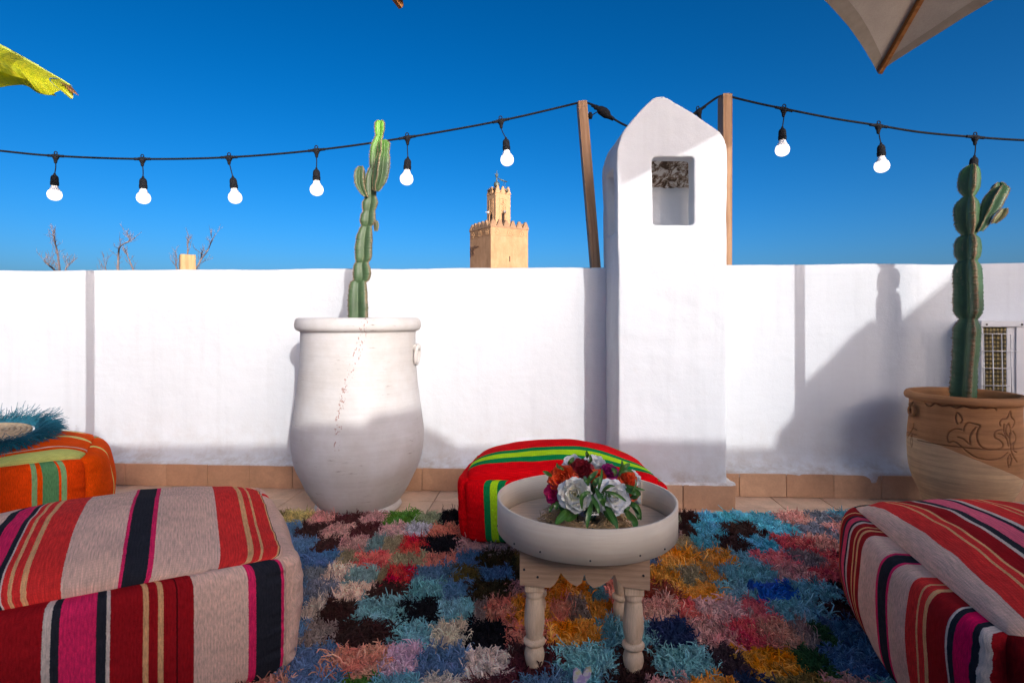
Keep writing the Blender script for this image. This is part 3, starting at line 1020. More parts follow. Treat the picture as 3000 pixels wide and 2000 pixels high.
def cactus_mat(name, body, young, z0, z1, margin):
    m, N, Lk, b = newmat(name)
    co = tcoord(N)
    at = N.new('ShaderNodeAttribute'); at.attribute_name = 'rib'
    geo = N.new('ShaderNodeNewGeometry')
    sp = N.new('ShaderNodeSeparateXYZ'); Lk.new(geo.outputs['Position'], sp.inputs[0])
    zf = math_(N, Lk, 'MULTIPLY', math_(N, Lk, 'SUBTRACT', sp.outputs[2], z0), 1.0 / (z1 - z0), clamp=True)
    c = mix(N, Lk, zf, body, young)
    c = mix(N, Lk, 1.0, c, ramp(N, Lk, noise(N, Lk, co, 9, 6, .65), [(.3, g(.72)), (.7, g(1.3))]), 'MULTIPLY')
    c = mix(N, Lk, math_(N, Lk, 'MULTIPLY', ramp(N, Lk, noise(N, Lk, mapping(N, Lk, co, (1, 1, .4)), 38, 5, .7), [(.6, g(0)), (.7, g(.55))]), 1.0), c, (.26, .22, .12, 1))
    # paler midrib line where the valley runs
    c = mix(N, Lk, ramp(N, Lk, at.outputs['Fac'], [(0.0, g(.16)), (.2, g(0))]), c, (.20, .27, .15, 1))
    cr = math_(N, Lk, 'MULTIPLY', ramp(N, Lk, at.outputs['Fac'], [(.90, g(0)), (.97, g(1))]), ramp(N, Lk, noise(N, Lk, co, 70, 3), [(.35, g(.25)), (.6, g(1))]))
    c = mix(N, Lk, cr, c, margin)
    Lk.new(c, b.inputs['Base Color'])
    b.inputs['Roughness'].default_value = .48
    b.inputs['Specular IOR Level'].default_value = .45
    b.inputs['Subsurface Weight'].default_value = .08
    b.inputs['Subsurface Radius'].default_value = (.01, .02, .004)
    bump(N, Lk, b, noise(N, Lk, co, 45, 5, .6), .3, .003)
    return m


M_spine = plain('pale_spines', (.30, .22, .13, 1), .8, .3, 40, 0)


def stem_segment(name, parent, nodes, Y0, O, mat, a0, ribs=4, yoff=0.0, seed=0, tipround=True, spine_parent=None, power=2.2, core=.32):
    """nodes: (px, py, half width px). winged stem, the ribs notched and wavy."""
    r = random.Random(seed)
    pts = spline([(x, y, w) for x, y, w in nodes], 14)
    V, rib = [], []
    nth = ribs * 10
    sp = []
    m = len(pts)
    for i, q in enumerate(pts):
        c = P(q.x, q.y, Y0) - O + Vector((0, yoff, 0))
        R = max(.002, q.z / FPX * Y0)
        if tipround:
            e = min(1, (m - 1 - i) / 6.0); R *= math.sqrt(max(0.0, 1 - (1 - e) ** 2)) * .96 + .04
        for k in range(nth):
            th = 2 * math.pi * k / nth + a0
            cw = abs(math.cos(ribs * .5 * (th - a0)))
            tooth = 1 + (.07 * mnoise.noise(Vector((i * .45, int((k + 5) / 10) % ribs * 7, seed))) + .028 * math.sin(i * 1.9 + ((k + 5) // 10) * 2)) * cw ** 3
            prof_ = core + (1 - core) * cw ** power
            rr = R * prof_ * tooth * (1 + .05 * mnoise.noise(Vector((i * .12, math.cos(th), seed + math.sin(th)))))
            V.append(c + Vector((math.cos(th) * rr, math.sin(th) * rr, 0)))
            rib.append(cw ** 2)
            if k % 10 == 0 and i % 2 == 0 and R > .006:
                sp.append((V[-1].copy(), Vector((math.cos(th), math.sin(th), 0))))
    F = []
    for i in range(m - 1):
        for k in range(nth):
            k2 = (k + 1) % nth
            F.append((i * nth + k, i * nth + k2, (i + 1) * nth + k2, (i + 1) * nth + k))
    F.append(tuple((m - 1) * nth + k for k in range(nth)))
    F.append(tuple(range(nth))[::-1])
    me = mesh(name, V, F, mat, True)
    at = me.attributes.new('rib', 'FLOAT', 'POINT')
    at.data.foreach_set('value', rib)
    o = link(name, me, parent)
    Vq, Fq = [], []
    for p, d in sp:
        for s in range(2):
            dd = (d + Vector((r.uniform(-.7, .7), r.uniform(-.7, .7), r.uniform(-.6, .7)))).normalized() * r.uniform(.004, .0085)
            base = len(Vq)
            sd = dd.orthogonal().normalized() * .0009
            s2 = dd.cross(sd).normalized() * .0009
            Vq += [p + sd, p - sd * .5 + s2, p - sd * .5 - s2, p + dd]
            Fq += [(base, base + 1, base + 3), (base + 1, base + 2, base + 3), (base + 2, base, base + 3)]
        base = len(Vq)   # woolly areole
        for q in ((.0022, 0, 0), (-.0022, 0, 0), (0, .0022, 0), (0, -.0022, 0), (0, 0, .003), (0, 0, -.003)):
            Vq.append(p + d * .0005 + Vector(q))
        for a, b_, c_ in ((0, 2, 4), (2, 1, 4), (1, 3, 4), (3, 0, 4), (2, 0, 5), (1, 2, 5), (3, 1, 5), (0, 3, 5)):
            Fq.append((base + a, base + b_, base + c_))
    so = obj('spines', Vq, Fq, M_spine, o)
    so['kind'] = 'stuff'
    return o


def cx(v, s=.3956, o=980): return o + v * s
def cy(v, s=.3956, o=330): return o + v * s


def cn(lst, s, ox, oy):
    return [(ox + x * s, oy + y * s, w * s) for x, y, w in lst]


M_cac = cactus_mat('cactus_skin', (.058, .108, .046, 1), (.12, .33, .03, 1), 1.62, 1.80, (.22, .17, .10, 1))
C1 = Vector((POT.x, 2.72, .80))
c1 = empty('potted_cactus', C1, 0, 'tall jointed green cactus rising from the white pot with three short arms near its top', 'cactus')
s1 = (.3956, 980, 330)
Y1 = 2.72
stem_segment('stem', c1, cn([(184, 1640, 80), (184, 1480, 84), (184, 1330, 80), (186, 1262, 66), (196, 1243, 52)], *s1), Y1, C1, M_cac, -.62, 3, 0, 1, False)
stem_segment('stem', c1, cn([(196, 1262, 46), (212, 1230, 70), (215, 1180, 74), (210, 1135, 66), (212, 1108, 50)], *s1), Y1, C1, M_cac, -.62, 3, 0, 2, False)
stem_segment('stem', c1, cn([(208, 1122, 42), (222, 1085, 66), (226, 1000, 72), (232, 920, 66), (240, 860, 50), (244, 838, 38)], *s1), Y1, C1, M_cac, -.62, 3, 0, 3, False)
stem_segment('stem', c1, cn([(243, 850, 36), (254, 815, 62), (258, 770, 64), (262, 735, 52), (268, 705, 60), (274, 672, 66), (276, 640, 50), (276, 625, 38)], *s1), Y1, C1, M_cac, -.62, 3, 0, 4, False)
stem_segment('stem', c1, cn([(276, 640, 36), (276, 600, 46), (272, 540, 48), (274, 480, 42), (284, 430, 34), (292, 410, 30)], *s1), Y1, C1, M_cac, -.62, 3, 0, 5, False)
stem_segment('stem', c1, cn([(290, 425, 26), (302, 380, 42), (308, 310, 46), (318, 240, 44), (332, 190, 34), (338, 170, 30)], *s1), Y1, C1, M_cac, -.62, 3, 0, 6, False)
stem_segment('stem', c1, cn([(336, 185, 28), (340, 140, 40), (341, 100, 42), (340, 75, 36), (338, 58, 14)], *s1), Y1, C1, M_cac, -.62, 3, 0, 7)
stem_segment('arm', c1, cn([(334, 600, 14), (338, 575, 36), (356, 520, 54), (368, 450, 60), (376, 370, 56), (382, 325, 42), (384, 290, 44), (384, 250, 44), (380, 225, 14)], *s1), Y1, C1, M_cac, 1.35, 4, -.055, 8)
stem_segment('arm', c1, cn([(246, 632, 14), (228, 610, 26), (206, 560, 42), (198, 500, 46), (202, 445, 42), (210, 408, 14)], *s1), Y1, C1, M_cac, .9, 4, -.03, 9)
stem_segment('arm', c1, cn([(300, 870, 10), (302, 830, 16), (298, 790, 10)], *s1), Y1, C1, M_cac, .1, 4, .02, 10)
# right cactus
M_cac2 = cactus_mat('dark_cactus_skin', (.045, .105, .045, 1), (.07, .22, .03, 1), 1.50, 1.75, (.22, .12, .06, 1))
Y2 = 2.56
C2 = Vector((P(2814, 0, Y2).x, Y2, .50))
c2 = empty('potted_cactus', C2, 0, 'dark green jointed cactus rising from the terracotta pot before the air conditioner', 'cactus')
s2 = (.6378, 2500, 250)
stem_segment('stem', c2, cn([(512, 1480, 58), (514, 1400, 60), (520, 1300, 58), (528, 1200, 60), (532, 1120, 60), (534, 1085, 44), (534, 1062, 34)], *s2), Y2, C2, M_cac2, -1.94, 3, 0, 21, False, power=3.0, core=.24)
stem_segment('stem', c2, cn([(536, 1080, 32), (538, 1040, 64), (538, 960, 66), (536, 890, 66), (534, 830, 60), (532, 800, 36)], *s2), Y2, C2, M_cac2, -1.91, 3, 0, 22, False, power=3.0, core=.24)
stem_segment('stem', c2, cn([(532, 815, 34), (535, 780, 56), (536, 735, 60), (536, 700, 50), (536, 684, 26)], *s2), Y2, C2, M_cac2, -1.91, 3, 0, 23, False, power=3.0, core=.24)
stem_segment('stem', c2, cn([(536, 695, 24), (534, 650, 52), (530, 590, 58), (532, 540, 52), (536, 505, 20)], *s2), Y2, C2, M_cac2, -1.92, 3, 0, 24, False, power=3.0, core=.24)
stem_segment('stem', c2, cn([(536, 515, 18), (538, 470, 48), (541, 420, 49), (545, 385, 40), (548, 362, 14)], *s2), Y2, C2, M_cac2, -1.94, 3, 0, 25, power=3.0, core=.24)
stem_segment('arm', c2, cn([(566, 672, 16), (584, 640, 26), (598, 608, 24), (618, 570, 38), (640, 520, 42), (664, 482, 34), (676, 462, 12)], *s2), Y2, C2, M_cac2, .9, 4, -.01, 26, power=3.0, core=.24)
stem_segment('arm', c2, cn([(664, 578, 12), (676, 540, 32), (688, 490, 36), (694, 455, 28), (696, 438, 8)], *s2), Y2, C2, M_cac2, .4, 4, .03, 27, power=3.0, core=.24)
stem_segment('arm', c2, cn([(612, 640, 10), (628, 622, 24), (646, 598, 26), (660, 572, 14)], *s2), Y2, C2, cactus_mat('browned_cactus_skin', (.16, .16, .07, 1), (.2, .15, .08, 1), 1.5, 1.7, (.22, .10, .05, 1)), .2, 4, -.04, 28, power=3.0, core=.24)

# ------------------------------------------------------------------ terracotta pot
tm, N, Lk, b = newmat('terracotta_two_tone')
co = tcoord(N)
sp = N.new('ShaderNodeSeparateXYZ'); Lk.new(co, sp.inputs[0])
lim = math_(N, Lk, 'ADD', math_(N, Lk, 'MULTIPLY', sp.outputs[0], -.42), .262)
lim = math_(N, Lk, 'ADD', lim, math_(N, Lk, 'MULTIPLY', noise(N, Lk, co, 4, 3), .02))
low = math_(N, Lk, 'LESS_THAN', sp.outputs[2], lim)
c = mix(N, Lk, low, (.37, .168, .066, 1), (.50, .33, .185, 1))
st_ = noise(N, Lk, mapping(N, Lk, co, (1.5, 1.5, 26), (.10, 0, 0)), 2.5, 6, .68)
c = mix(N, Lk, 1.0, c, ramp(N, Lk, st_, [(.3, g(.72)), (.65, g(1.15))]), 'MULTIPLY')
c = mix(N, Lk, 1.0, c, ramp(N, Lk, noise(N, Lk, co, 12, 6, .65), [(.3, g(.88)), (.7, g(1.1))]), 'MULTIPLY')
at = N.new('ShaderNodeAttribute'); at.attribute_name = 'groove_shade'
c = mix(N, Lk, at.outputs['Fac'], c, (.10, .035, .015, 1))  # shade of the carved lines painted into the clay colour
Lk.new(c, b.inputs['Base Color']); b.inputs['Roughness'].default_value = .7; b.inputs['Specular IOR Level'].default_value = .25
n1 = bump(N, Lk, b, st_, .3, .004)
bump(N, Lk, b, noise(N, Lk, co, 120, 4, .6), .2, .002, n1)
YT = 2.55
TP = Vector((P(2822, 0, YT).x, YT, 0))
tp = empty('terracotta_pot', TP, 0, 'round terracotta pot with carved scrolls and a paler washed lower band', 'plant pot')
pr = [(.118, .0), (.132, .012), (.150, .06), (.166, .109), (.190, .165), (.204, .225), (.2085, .30), (.2085, .36), (.2055, .41), (.2025, .45), (.2010, .49), (.2015, .52), (.2035, .532)]
body_t = smooth_prof(pr, 9)
nT = 460
# carved lines, drawn in crop pixels of the photo and wrapped round the pot
def cr(x, y): return (2600 + x * .2551, 1100 + y * .2551)
strokes = [
    [(430, 320), (455, 350), (490, 352), (550, 315), (620, 350), (680, 345), (730, 345), (790, 378), (850, 352), (890, 350), (950, 378), (1030, 375), (1080, 362), (1135, 380), (1190, 372), (1240, 375), (1262, 400)],
    [(800, 425), (778, 470), (785, 520), (805, 560)], [(800, 425), (840, 470), (855, 515), (838, 545)],
    [(850, 622), (780, 615), (715, 645), (688, 700), (705, 770), (760, 755), (830, 800), (920, 880), (1020, 940), (1140, 965), (1240, 962), (1310, 935), (1368, 885)],
    [(806, 705), (870, 730), (945, 790), (940, 720), (965, 650), (1015, 595)],
    [(875, 635), (885, 585), (925, 545), (990, 555), (1065, 580), (1035, 630), (1025, 710), (1050, 790), (1120, 842), (1220, 850), (1300, 832), (1322, 790), (1290, 745), (1235, 715), (1230, 670), (1265, 635), (1330, 622)],
    [(1275, 670), (1330, 685), (1372, 735), (1385, 810)],
    [(1310, 580), (1300, 545), (1330, 505), (1390, 490), (1425, 410), (1440, 480), (1475, 520), (1465, 575), (1440, 605)],
    [(1405, 550), (1375, 600), (1370, 660), (1400, 715)], [(1405, 550), (1422, 600), (1422, 660), (1400, 715)],
    [(1350, 560), (1345, 640), (1365, 700)], [(1450, 640), (1475, 690), (1470, 750), (1425, 790), (1410, 850), (1440, 930), (1478, 990)],
    [(1465, 760), (1440, 800), (1445, 860), (1475, 880)], [(1410, 660), (1405, 760), (1418, 850)],
    [(1400, 900), (1370, 960), (1385, 1050)], [(1400, 900), (1415, 960), (1400, 1030)],
    [(295, 550), (290, 610), (240, 715)], [(295, 600), (315, 680), (350, 740)], [(285, 680), (272, 760), (285, 820)], [(288, 690), (295, 760), (288, 815)]]


def to_pot(px, py):
    """intersect the sight line with the pot wall -> (theta, z)"""
    d = Vector(((px - 1500) / FPX, 1.0, (930 - py) / FPX))
    R = .206
    ox, oy = -TP.x, -TP.y
    A = d.x ** 2 + d.y ** 2; B = 2 * (ox * d.x + oy * d.y); Cc = ox * ox + oy * oy - R * R
    disc = max(0.0, B * B - 4 * A * Cc)
    t = (-B - math.sqrt(disc)) / (2 * A)
    return math.atan2(d.y * t + oy, d.x * t + ox), EYE + d.z * t


segs = []
for s in strokes:
    q = [to_pot(*cr(x, y)) for x, y in s]
    q = [(v.x, v.y) for v in spline([(a, z, 0) for a, z in q], 4)]
    segs += [(q[i][0] * .206, q[i][1], q[i + 1][0] * .206, q[i + 1][1]) for i in range(len(q) - 1)]
segs = np.array(segs)
m_ = len(body_t)
# resample z finely
zz = np.array([z for r, z in body_t]); rr_ = np.array([r for r, z in body_t])
zf = np.concatenate([np.linspace(0, .17, 26)[:-1], np.linspace(.17, .532, 170)])
rf = np.interp(zf, zz, rr_)
th = np.linspace(0, 2 * np.pi, nT, endpoint=False) - np.pi
TT, ZZ = np.meshgrid(th, zf)
D = np.full(TT.shape, 1.0)
Tm = TT * .206
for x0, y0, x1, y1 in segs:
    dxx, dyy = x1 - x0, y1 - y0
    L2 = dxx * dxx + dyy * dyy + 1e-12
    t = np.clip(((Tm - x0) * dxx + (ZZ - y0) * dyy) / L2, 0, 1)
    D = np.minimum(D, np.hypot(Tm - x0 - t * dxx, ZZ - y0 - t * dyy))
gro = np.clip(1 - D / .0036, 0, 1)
RR = np.repeat(rf[:, None], nT, 1) - .0045 * np.clip(gro * 1.4, 0, 1)
RR += .0022 * np.sin(TT * 3 + ZZ * 20) * .4
Vt = np.stack([RR * np.cos(TT), RR * np.sin(TT), ZZ], -1).reshape(-1, 3)
nz_ = len(zf)
ii, kk = np.meshgrid(np.arange(nz_ - 1), np.arange(nT), indexing='ij')
k2 = (kk + 1) % nT
Ft = np.stack([ii * nT + kk, ii * nT + k2, (ii + 1) * nT + k2, (ii + 1) * nT + kk], -1).reshape(-1, 4)
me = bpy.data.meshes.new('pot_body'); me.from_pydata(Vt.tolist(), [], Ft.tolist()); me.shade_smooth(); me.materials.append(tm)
at_ = me.attributes.new('groove_shade', 'FLOAT', 'POINT'); at_.data.foreach_set('value', (np.clip(gro * 1.3, 0, .62)).reshape(-1))
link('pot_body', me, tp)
V, F = lathe_vf(smooth_prof([(.2025, .530), (.214, .531), (.2195, .540), (.2195, .552), (.213, .563), (.203, .565), (.194, .560), (.190, .545), (.188, .50), (.185, .42)], 3), 72, .001)
me = mesh('pot_rim', V, F, tm, True); link('pot_rim', me, tp)
V, F = lathe_vf([(.0005, .475), (.1, .47), (.186, .465)], 40, .004)
obj('soil', V, F, M_soil, tp, True)
ta, tz = to_pot(*cr(305, 405))
ctr = Vector((math.cos(ta) * .210, math.sin(ta) * .210, tz))
tn = Vector((-math.sin(ta), math.cos(ta), 0)); rn = Vector((math.cos(ta), math.sin(ta), 0))
V, F = tube_vf([ctr + rn * .006 + tn * .018 * math.cos(t) + Vector((0, 0, .020 * math.sin(t))) for t in [2 * math.pi * k / 20 for k in range(21)]], .0078, 10, False)
obj('ring_handle', V, F, tm, tp, True)
V, F = tube_vf([ctr + Vector((0, 0, .040)), ctr + rn * .012 + Vector((0, 0, .030)), ctr + rn * .010 + Vector((0, 0, .016))], [.004, .008, .007], 8)
obj('handle_lug', V, F, tm, tp, True)

# ------------------------------------------------------------------ air conditioner
M_acw = plain('white_enamel', (.68, .69, .70, 1), .35, .04, 8, .05, 60)
M_wire = plain('galvanised_wire', (.60, .61, .62, 1), .35, .1, 20, 0, metal=.3)
ac = empty('air_conditioner', P(2873, 937, 2.72).xy.to_3d() + Vector((0, 0, .38)), -.10, 'white outdoor air conditioning unit with wire guarded coil on brackets at the wall', 'air conditioner')
AZ = .505
box('casing', .115, .78, .004, .20, 0, AZ - .012, M_acw, ac, .004)
box('casing_corner', .155, .21, -.004, .004, .0, AZ - .012, M_acw, ac, .001)
box('casing_edge', .0, .012, -.002, .2, 0, AZ - .012, M_acw, ac, .002)
box('top_cover', -.006, .79, -.010, .21, AZ - .030, AZ, M_acw, ac, .003)
coil, N, Lk, b = newmat('oily_coil_fins')
co = tcoord(N)
v = N.new('ShaderNodeTexVoronoi'); v.inputs['Scale'].default_value = 62; v.inputs['Randomness'].default_value = .15
Lk.new(mapping(N, Lk, co, (1, .0, .8)), v.inputs['Vector'])
c = ramp(N, Lk, v.outputs['Distance'], [(.15, (.22, .17, .06, 1)), (.5, (.03, .025, .012, 1))])
Lk.new(c, b.inputs['Base Color']); b.inputs['Metallic'].default_value = .5; b.inputs['Roughness'].default_value = .5
bump(N, Lk, b, v.outputs['Distance'], .8, .006)
box('coil', .012, .156, .006, .15, .005, AZ - .03, coil, ac)
wv, wf = [], []
for k in range(4):
    x = .004 + k * .040
    vf = tube_vf([Vector((x, -.012, .01)), Vector((x + .002, -.016, .2)), Vector((x, -.012, AZ - .062))], .0022, 6, True, len(wv)); wv += vf[0]; wf += vf[1]
for k in range(6):
    z = AZ - .062 - k * .082
    e = .128 if k != 1 else .158
    vf = tube_vf([Vector((-.002, -.012, z)), Vector((e, -.014, z))], .0022, 6, True, len(wv)); wv += vf[0]; wf += vf[1]
obj('wire_guard', wv, wf, M_wire, ac, True)
for x in (.02, .175):
    bm = bmesh.new(); bmesh.ops.create_uvsphere(bm, u_segments=10, v_segments=6, radius=.005)
    o = bmobj('screw', bm, M_screw, ac, True, (x, -.011, AZ - .018))
box('bracket', .16, .19, -.01, .24, -.045, -.003, plain('grey_bracket', (.22, .24, .24, 1), .5, .1, 10, 0), ac)
box('bracket', .66, .69, -.01, .24, -.045, -.003, bpy.data.materials['grey_bracket'], ac)

# ------------------------------------------------------------------ poufs


def pouf(name, corners, stops, label, n=10.0, bulge=(.05, .03), mats=None, seed=0, N_=56, extra=None, group='woven floor poufs', rot_uv=None, seamd=.009, wr=.008):
    """corners: dict (a,b,c)->Vector, a left/right, b front/back, c bottom/top. one mesh per fabric panel."""
    root_loc = sum((corners[k] for k in corners if k[2] < 0), Vector()) / 4
    root_loc.z = min(corners[k].z for k in corners)
    root = empty(name, root_loc, 0, label, 'pouf', group)
    tb, sb = bulge

    def tri(a, b_, c_):
        p = Vector()
        for (i, j, k), v in corners.items():
            p += v * ((1 + i * a) / 2) * ((1 + j * b_) / 2) * ((1 + k * c_) / 2)
        return p
    cen = tri(0, 0, 0)
    faces = {'top': lambda s, t: (s, t, 1), 'bottom': lambda s, t: (s, -t, -1), 'front': lambda s, t: (s, -1, t), 'back': lambda s, t: (-s, 1, t),
             'left': lambda s, t: (-1, -s, t), 'right': lambda s, t: (1, s, t)}
    for fname, fn in faces.items():
        V, UVs = [], []
        for i in range(N_ + 1):
            for j in range(N_ + 1):
                s = -1 + 2 * i / N_; t = -1 + 2 * j / N_
                a, b_, c_ = fn(s, t)
                nn = (abs(a) ** n + abs(b_) ** n + abs(c_) ** n) ** (1 / n)
                p = tri(a / nn, b_ / nn, c_ / nn)
                ax = (tri(1, 0, 0) - tri(-1, 0, 0)).normalized(); ay = (tri(0, 1, 0) - tri(0, -1, 0)).normalized()
                if fname == 'top': nd = Vector((0, 0, 1)); am = tb
                elif fname == 'bottom': nd = Vector((0, 0, -1)); am = 0
                elif fname == 'front': nd = -ay; am = sb
                elif fname == 'back': nd = ay; am = sb
                elif fname == 'left': nd = -ax; am = sb
                else: nd = ax; am = sb
                fall = (1 - s * s) ** .75 * (1 - t * t) ** .75 if fname == 'top' else (1 - s * s) ** .5 * (1 - t * t) ** .6
                p = p + nd * am * fall
                e = max(abs(s), abs(t))
                sd = -seamd * max(0, (e - .95) / .05) ** 2
                wn_ = mnoise.noise(p * 3.5 + Vector((seed, 0, 0))) * wr * 2.0 + mnoise.noise(p * 10 + Vector((seed, 5, 0))) * wr * .55
                # puckers that run in from the seams
                pk = (1 - min(1, (1 - e) / .22)) if e > .78 else 0
                along = s if abs(t) > abs(s) else t
                wn_ += pk * (1 - max(0, (e - .97) / .03)) * mnoise.noise(Vector((along * 9, seed * 3.1, ord(fname[0])))) * wr * 1.1
                k_ = min(1, (1 - e) / .04)
                out_ = (p - cen).normalized()
                p = p + nd * wn_ * k_ + out_ * sd
                V.append(p - root_loc)
                UVs.append(((s + 1) / 2, (t + 1) / 2))
        F = []
        for i in range(N_):
            for j in range(N_):
                q = i * (N_ + 1) + j
                F.append((q, q + N_ + 1, q + N_ + 2, q + 1))
        me = mesh(fname + '_panel', V, F, mats[fname], True)
        uvl = me.uv_layers.new(name='UVMap')
        arr = []
        for poly in me.polygons:
            for vi in poly.vertices:
                u_, v_ = UVs[vi]
                if rot_uv and fname in rot_uv: u_, v_ = v_, u_
                arr += [u_, v_]
        uvl.data.foreach_set('uv', arr)
        link(fname + '_panel', me, root)
    return root


def frac_on(px, A, B):
    """where the sight column px crosses the 3D line A-B, as a fraction"""
    k = (px - 1500) / FPX
    return (k * A.y - A.x) / ((B.x - A.x) - k * (B.y - A.y))


KS = 2.15    # photographed shade colour -> cloth colour
RED, DRED = (160, 38, 36), (112, 15, 20)
BEI, CRM, BLK, PNK, GRY = (176, 146, 132), (205, 148, 104), (28, 30, 36), (218, 40, 92), (150, 140, 132)


def st_px(lst, A, B, dark=None):
    """[(px_start, colour)] -> ramp stops"""
    out = []
    for px, c in lst:
        out.append((max(0.0, min(1.0, frac_on(px, A, B))), c))
    out.sort(key=lambda t: t[0])
    return out


def c1px(x): return x * .54223          # left crop


# left foreground pouf
F_ = Vector((-.525, 1.395, .305)); da = Vector((-.876, -.482, 0)); db = Vector((-.50, .866, 0)); LA, LB = .86, .62
def corner_box(F_, da, db, LA, LB, zb, infl=0.0, bt=None):
    c = {}
    for a in (-1, 1):
        for b_ in (-1, 1):
            top = F_ + da * (LA if a < 0 else 0) + db * (LB if b_ > 0 else 0)
            top = top + (-da * infl if a > 0 else da * infl) + (-db * infl if b_ < 0 else db * infl)
            bo = top.copy(); bo.z = zb
            if bt: bo += bt(a, b_)
            c[(a, b_, 1)] = top; c[(a, b_, -1)] = bo
    return c


Cl = corner_box(F_, da, db, LA, LB, .022, .004)
for k in list(Cl):
    if k[2] > 0:
        Cl[k].z += .018 if k[1] < 0 else .046
A_, B_ = F_ + da * LA, F_
top_l = st_px([(-400, RED), (-330, CRM), (-322, RED), (-260, BEI), (-140, BLK), (-100, PNK), (-45, BLK), (-25, GRY), (-10, RED), (c1px(-30), RED), (c1px(5), CRM), (c1px(30), RED), (c1px(80), CRM), (c1px(112), RED),
               (c1px(305), BEI), (c1px(636), PNK), (c1px(664), BLK), (c1px(788), PNK), (c1px(820), BEI), (c1px(1190), RED), (c1px(1350), CRM), (c1px(1376), RED), (c1px(1418), CRM), (c1px(1440), RED), (c1px(1532), CRM), (c1px(1548), BLK), (c1px(1558), BEI)], A_, B_)
fr_l = st_px([(-400, BEI), (-250, DRED), (-160, CRM), (-150, DRED), (-60, DRED), (c1px(8), DRED), (c1px(240), GRY), (c1px(284), BLK), (c1px(330), PNK), (c1px(525), BLK), (c1px(572), GRY), (c1px(596), DRED), (c1px(766), CRM), (c1px(800), DRED),
              (c1px(845), CRM), (c1px(875), DRED), (c1px(940), (60, 8, 12)), (c1px(950), DRED), (c1px(1040), BEI), (c1px(1328), PNK), (c1px(1370), BLK), (c1px(1526), PNK), (c1px(1554), BEI)], A_, B_)
ft = fabric('striped_kilim_left_top', top_l, KS)
ff = fabric('striped_kilim_left_front', fr_l, KS)
fs = fabric('striped_kilim_left_side', [(0, BEI), (.32, BEI), (.80, RED), (.84, BEI), (.95, GRY)], KS)
M_base = plain('maroon_base_cloth', (.10, .02, .02, 1), .95, .2, 20, .3, 200)
pouf('striped_pouf', Cl, None, 'large red, beige and black striped pouf in the left foreground', 13.0, (.072, .028),
     dict(top=ft, front=ff, back=ff, left=fs, right=fs, bottom=M_base), seed=1, wr=.012)

# right foreground pouf
BLc = Vector((1.012, 1.755, .335)); FLc = Vector((.838, .985, .345))
dside = (FLc - BLc); dw = Vector((.973, -.20, 0)) * .72
Cr = {}
for a in (-1, 1):
    for b_ in (-1, 1):
        top = (FLc if b_ < 0 else BLc) + (dw if a > 0 else Vector())
        top = top + Vector((-.010 if a < 0 else .028, -.012 if b_ < 0 else .005, .012))
        bo = top.copy(); bo.z = .022
        if a < 0: bo.x += .02
        Cr[(a, b_, 1)] = top; Cr[(a, b_, -1)] = bo


def c3x(x): return 2050 + x * .7016


A_, B_ = BLc, BLc + dw
top_r = st_px([(c3x(560), BEI), (c3x(668), RED), (c3x(735), CRM), (c3x(742), RED), (c3x(764), CRM), (c3x(772), DRED), (c3x(826), GRY), (c3x(842), BLK), (c3x(866), PNK), (c3x(930), BLK), (c3x(948), GRY), (c3x(966), RED), (c3x(1040), CRM),
               (c3x(1050), RED), (c3x(1075), CRM), (c3x(1085), RED), (c3x(1175), BEI), (c3x(1500), BLK), (c3x(1560), PNK), (c3x(1600), BEI)], A_, B_)
top_r = [(0 if i == 0 else p, (228, 96, 120) if c == PNK else c) for i, (p, c) in enumerate(top_r)]
# left side: fractions along the seam, measured back -> front
sd = [(610, DRED), (628, CRM), (633, DRED), (645, BLK), (652, (222, 70, 100)), (668, BLK), (674, GRY), (682, DRED), (700, CRM), (706, DRED), (715, CRM), (722, DRED), (742, BEI), (826, PNK), (834, BLK), (872, PNK), (880, BEI), (944, RED), (976, CRM), (984, RED), (1002, CRM),
      (1014, DRED), (1086, GRY), (1096, BLK), (1114, (208, 14, 78)), (1166, BLK), (1186, GRY), (1216, DRED)]
def fside(cx3):
    px = c3x(cx3)
    # seam x(px) -> fraction, seam runs BLc -> FLc
    return frac_on(px, BLc, FLc)
sdl = sorted([(max(0, min(1, fside(x))), c) for x, c in sd], key=lambda t: t[0]); sdl[0] = (0, sdl[0][1])
fr_t = fabric('striped_kilim_right_top', top_r, KS)
fr_s = fabric('striped_kilim_right_side', sdl, KS)
fr_f = fabric('striped_kilim_right_front', [(0, (84, 8, 12)), (.5, BEI), (.55, BLK)], KS)
pouf('striped_pouf', Cr, None, 'red and pink striped pouf in the right foreground below the terracotta pot', 11.0, (.072, .050),
     dict(top=fr_t, front=fr_f, back=fr_f, left=fr_s, right=fr_s, bottom=M_base), seed=5, wr=.010)

# red pouf behind the table
REDF, GRN, LIM = (166, 6, 14), (8, 96, 52), (150, 210, 30)
ca = {}
ca[(-1, -1, 1)] = P(1338, 1398, 2.17); ca[(1, -1, 1)] = P(1968, 1415, 2.10)
ca[(-1, 1, 1)] = P(1398, 1318, 2.62); ca[(1, 1, 1)] = P(1850, 1340, 2.56)
ca[(-1, -1, -1)] = Vector((ca[(-1, -1, 1)].x + .015, 2.18, .035)); ca[(1, -1, -1)] = Vector((ca[(1, -1, 1)].x - .02, 2.11, .03))
ca[(-1, 1, -1)] = Vector((ca[(-1, 1, 1)].x, 2.62, .03)); ca[(1, 1, -1)] = Vector((ca[(1, 1, 1)].x, 2.56, .03))
tr = fabric('red_wool_top', [(0, REDF), (.13, GRN), (.19, LIM), (.26, GRN), (.32, REDF), (.67, GRN), (.685, LIM), (.72, REDF)], KS, hairy=1.0)
frr = fabric('red_wool_front', [(0, REDF), (.125, GRN), (.155, LIM), (.19, GRN), (.225, REDF), (.75, REDF)], KS, hairy=1.0)
